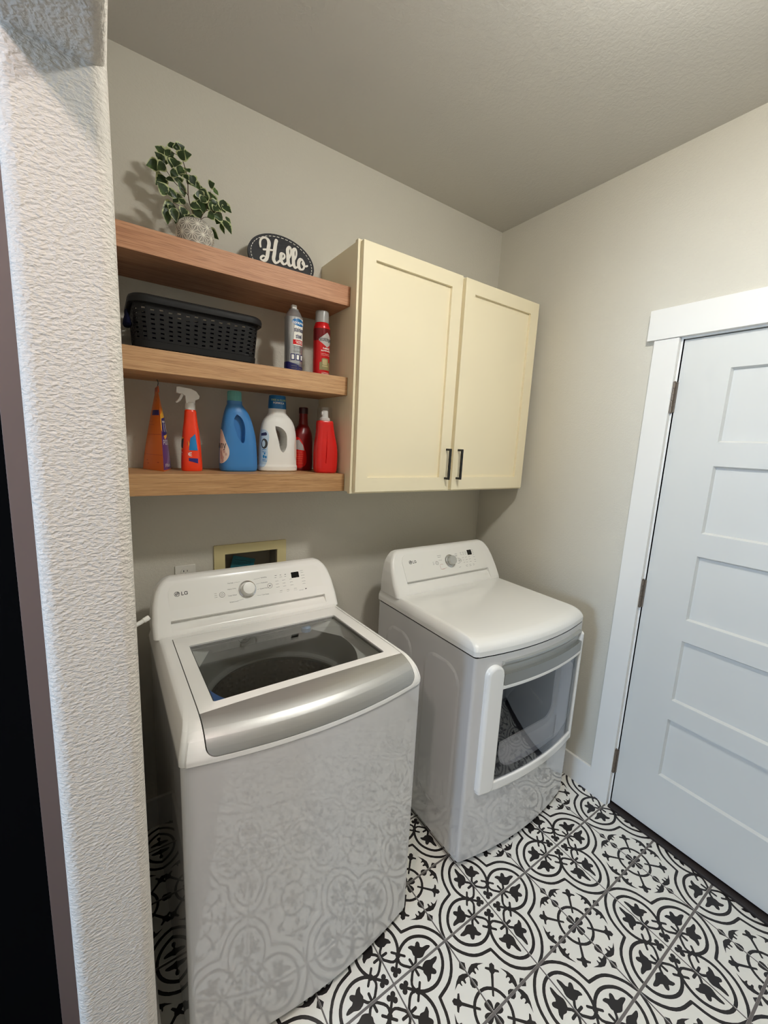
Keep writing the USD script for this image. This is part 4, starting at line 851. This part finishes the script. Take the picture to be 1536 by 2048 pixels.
# ------------------------------------------------------------------ things on the top shelf
Z1 = 2.1681
pc = (-1.577, -.132, Z1)
pp = thing('potted_plant', 'variegated green leafy plant in a grey star-patterned pot', 'potted plant', pc)
potp = [(.042, 0), (.048, .003), (.053, .02), (.0560, .05), (.0565, .072), (.054, .086), (.048, .097), (.041, .103), (.037, .104)]
def prad(z): return float(np.interp(z, [p[1] for p in potp], [p[0] for p in potp]))
pot = lathe([(r, Z1 + z) for r, z in potp] + [(.035, Z1 + .101), (.035, Z1 + .092)], (pc[0], pc[1], 0), 56)
pt = obj('pot', pot, 'pot_gray', pp, 40)
obj('soil', cyl(.0345, .006, (pc[0], pc[1], Z1 + .0915)), 'soil', pp)
lines = []; a_ = .0325; hgt = a_ * math.sqrt(3) / 2
circ = 2 * math.pi * .055; ncol = round(circ / a_); a_ = circ / ncol; hgt = a_ * math.sqrt(3) / 2
for j in range(-1, 6):
    for i in range(-1, ncol + 1):
        x, y = i * a_ + (j % 2) * a_ / 2, j * hgt
        A_, B_, C2, D_ = (x, y), (x + a_, y), (x + a_ / 2, y + hgt), (x - a_ / 2, y + hgt)
        for t3 in ((A_, B_, C2), (A_, C2, D_)):
            g_ = (sum(p[0] for p in t3) / 3, sum(p[1] for p in t3) / 3)
            lines += [LineString([g_, p]) for p in t3]
            lines += [LineString([t3[0], t3[1]])]
        lines += [LineString([A_, C2]), LineString([A_, D_])]
patt = unary_union([l.buffer(.0008, cap_style=2) for l in lines]).intersection(sbox(0, .004, circ - 1e-4, .097))
q = tri(extr(patt, .0006).refine_to_length(.012)); vv = np.array(q.vertices)
ang = vv[:, 0] / circ * 2 * np.pi - 1.9
rr_ = np.array([prad(z) for z in vv[:, 1]]) + vv[:, 2] + .0001
obj('printed_pattern', trimesh.Trimesh(np.c_[pc[0] + rr_ * np.cos(ang), pc[1] + rr_ * np.sin(ang), Z1 + vv[:, 1]], q.faces, process=False), 'pot_line', pt, False)
# stems and leaves: laid out in the plant's own upright plane (x right, z up) with depth of their own
SC = .000180
def pl(a, b, d=0.): return np.array([pc[0] + (a - 800) * SC, pc[1] + d, Z1 + .101 + (1190 - b) * SC])
stems = [([(850, 1190, 0), (740, 960, -.005), (692, 790, -.01), (690, 600, -.012), (660, 430, -.015), (600, 270, -.02)], .0028), ([(692, 790, -.01), (600, 690, .0), (500, 600, .012), (420, 480, .02), (340, 390, .028)], .002),
         ([(860, 1170, 0), (900, 1070, -.012), (980, 960, -.022), (1090, 955, -.03), (1230, 950, -.03)], .002), ([(980, 960, -.022), (1010, 820, -.03), (1060, 700, -.022), (1050, 600, -.015)], .0016),
         ([(840, 1180, 0), (720, 1040, .015), (600, 930, .025), (500, 880, .03), (400, 920, .03)], .0018), ([(870, 1170, .0), (960, 1090, -.03), (1030, 1120, -.04)], .0014), ([(690, 600, -.012), (760, 430, .0), (860, 470, .01), (930, 560, .012)], .0015),
         ([(340, 390, .028), (300, 370, .03)], .0012), ([(600, 270, -.02), (480, 180, .0), (420, 150, .01)], .0014), ([(720, 1040, .015), (640, 1060, -.03), (560, 1020, -.045)], .0014)]
for s_, r_ in stems:
    P = np.array([pl(*p) for p in s_]); P = spline(P, 14) if len(P) > 2 else P; r_ = r_ * .62
    obj('stem', tube(P, np.linspace(r_, r_ * .6, len(P)), 6), 'stem_brown', pp, 60)
LV = [(375, 175, 220, 105, 52), (400, 150, 520, 100, 60), (505, 195, 640, 105, 52), (545, 250, 745, 190, 62), (392, 185, 385, 325, 46), (470, 205, 465, 365, 62), (615, 265, 640, 455, 70), (350, 360, 205, 245, 52), (292, 372, 75, 445, 66),
      (352, 400, 232, 500, 54), (385, 515, 212, 672, 66), (500, 365, 452, 518, 66), (585, 440, 522, 555, 52), (645, 460, 680, 548, 42), (372, 560, 488, 612, 36), (700, 425, 855, 545, 66), (715, 515, 800, 622, 56), (800, 420, 932, 562, 46), (1082, 655, 925, 372, 46),
      (1190, 665, 1090, 450, 54), (1045, 690, 940, 535, 46), (900, 570, 1015, 665, 52), (955, 685, 965, 935, 78), (1200, 700, 1078, 940, 84), (915, 1012, 797, 772, 62), (1060, 700, 1290, 665, 50), (1238, 750, 1242, 932, 54), (1235, 815, 1362, 945, 46), (1350, 868, 1437, 992, 26),
      (1262, 958, 1088, 1012, 58), (1272, 985, 1405, 1222, 58), (1250, 1022, 1322, 1182, 26), (1095, 1020, 975, 1070, 56), (1035, 1128, 1252, 1242, 66), (650, 830, 420, 680, 50), (520, 860, 300, 752, 42), (340, 950, 185, 848, 62), (512, 938, 300, 1075, 74), (350, 1062, 372, 1312, 52),
      (440, 1060, 492, 1282, 50), (575, 1015, 495, 1248, 74), (735, 1060, 585, 985, 50), (690, 1000, 842, 1052, 46), (640, 945, 538, 842, 34), (830, 1155, 640, 1110, 50), (650, 770, 545, 560, 40), (620, 640, 655, 770, 34), (860, 580, 905, 690, 36), (1190, 700, 1030, 740, 44), (610, 560, 665, 660, 34),
      (1200, 910, 1300, 860, 40), (700, 1110, 820, 1170, 46), (520, 200, 500, 120, 38), (690, 300, 700, 260, 26), (430, 460, 560, 500, 50), (470, 170, 430, 60, 50), (560, 330, 600, 240, 54), (420, 300, 330, 230, 46), (330, 480, 240, 560, 50), (560, 460, 600, 580, 50), (740, 470, 690, 580, 52), (860, 640, 930, 760, 54), (1010, 600, 1080, 560, 48), (1130, 780, 1020, 850, 56),
      (1140, 900, 1060, 990, 50), (1200, 980, 1160, 1090, 46), (480, 990, 400, 1090, 56), (620, 1080, 560, 1180, 54), (420, 900, 330, 940, 48), (760, 1120, 700, 1210, 50), (560, 800, 470, 860, 44), (940, 800, 870, 880, 50), (1090, 640, 1180, 570, 46)]
def leaf_mesh(base, tip, w, tilt, curl, nrm_seed):
    d_ = tip - base; L_ = np.linalg.norm(d_); t_ = d_ / L_; rg = np.random.default_rng(nrm_seed)
    view = np.array([rg.uniform(-.35, .25), -1., rg.uniform(-.35, .25)]); nn = view - t_ * view.dot(t_); nn /= np.linalg.norm(nn); s_ = np.cross(t_, nn)
    vs, uvs, f = [], [], []; NL = 11
    for i in range(NL):
        k = i / (NL - 1); wd = w * 1.08 * math.sin(math.pi * k ** .74) ** .92 * (1 - .30 * k ** 2) if 0 < i < NL - 1 else w * (.06 if i == 0 else .0)
        for u in (-1, -.5, 0, .5, 1):
            vs.append(base + d_ * k + s_ * u * wd + nn * (-abs(u) * wd * -.25 * 1 + -curl * L_ * k * k)); uvs.append((u if NL - 1 > i else 1., k))
    for i in range(NL - 1):
        for j in range(4):
            A_ = i * 5 + j; f += [(A_, A_ + 1, A_ + 6), (A_, A_ + 6, A_ + 5)]
    return trimesh.Trimesh(np.array(vs), f, process=False), np.array(uvs)
for i, (a, b, c_, d_, w) in enumerate(LV):
    rg = np.random.default_rng(100 + i); dep = rg.uniform(-.045, .040)
    mesh_, uv_ = leaf_mesh(pl(a, b, dep), pl(c_, d_, dep + rg.uniform(-.022, .012)), w * SC * 1.62, 0, rg.uniform(0, .18), 300 + i)
    obj('leaf', mesh_, 'leaf', pp, True, uv=uv_)

# oval sign
sg = thing('oval_sign', 'black oval sign with white script greeting leaning on the top shelf', 'sign', (-1.266, -.085, Z1))
W_, H_ = .128, .090
tilt = math.radians(9); OX = np.array([1., 0, 0]); OY = np.array([0, math.sin(tilt), math.cos(tilt)]); OC = np.array([-1.2660, -.088, Z1]) + OY * (H_ + .001)
ov = affinity.scale(Point(0, 0).buffer(1, quad_segs=24), W_, H_)
board = obj('board', on_plane(flat(ov, .010), OC, OX, OY), 'sign_black', sg, 40)
NZ = np.cross(OX, OY); ON = OC + NZ * .0101
dsh = []
for i in range(46):
    t0 = 2 * math.pi * i / 46; ts = np.linspace(t0, t0 + 2 * math.pi / 46 * .62, 5); dsh.append(LineString([((W_ - .010) * math.cos(t), (H_ - .009) * math.sin(t)) for t in ts]).buffer(.0011, cap_style=2))
obj('dashed_border', on_plane(flat(MultiPolygon(dsh), .0008), ON, OX, OY), 'sign_white', board, False, kind='stuff')
def stroke(pts, w0=.0058, n=60): 
    P = spline(pts, n); d_ = np.gradient(P, axis=0); sl = np.abs(d_[:, 1]) / (np.linalg.norm(d_, axis=1) + 1e-9)
    return unary_union([LineString(P[i:i + 2]).buffer(w0 * (.48 + .52 * (sl[i] if d_[i, 1] < 0 else .15 * sl[i]))) for i in range(n - 1)])
u_ = .001
hello = [
    [(-83, 4), (-84, 18), (-78, 34), (-64, 42), (-52, 36), (-50, 20), (-54, 0), (-58, -22), (-64, -38), (-74, -45), (-84, -42), (-82, -34), (-70, -28)],
    [(-72, -4), (-58, 0), (-40, 3), (-26, 5)],
    [(-20, 44), (-24, 30), (-28, 8), (-32, -14), (-34, -32), (-28, -40), (-18, -36), (-8, -24)],
    [(-8, -24), (2, -18), (10, -8), (8, 2), (0, 2), (-5, -10), (-4, -26), (4, -36), (14, -32), (22, -20)],
    [(22, -20), (32, 0), (38, 22), (34, 36), (27, 30), (24, 6), (24, -20), (30, -35), (38, -32), (45, -20)],
    [(45, -20), (54, 0), (60, 22), (56, 36), (49, 30), (46, 6), (46, -20), (52, -36), (60, -33), (68, -22)],
    [(86, -2), (78, 3), (70, -6), (67, -22), (72, -36), (82, -36), (90, -24), (90, -8), (83, 0)],
    [(86, -12), (94, -20), (104, -16)]]
obj('greeting_lettering', on_plane(flat(unary_union([stroke([(x * u_ * .97 - .002, y * u_ * .98 + .021) for x, y in h_], .0066) for h_ in hello]).simplify(.0002), .003), ON, OX, OY), 'sign_white', board, False)
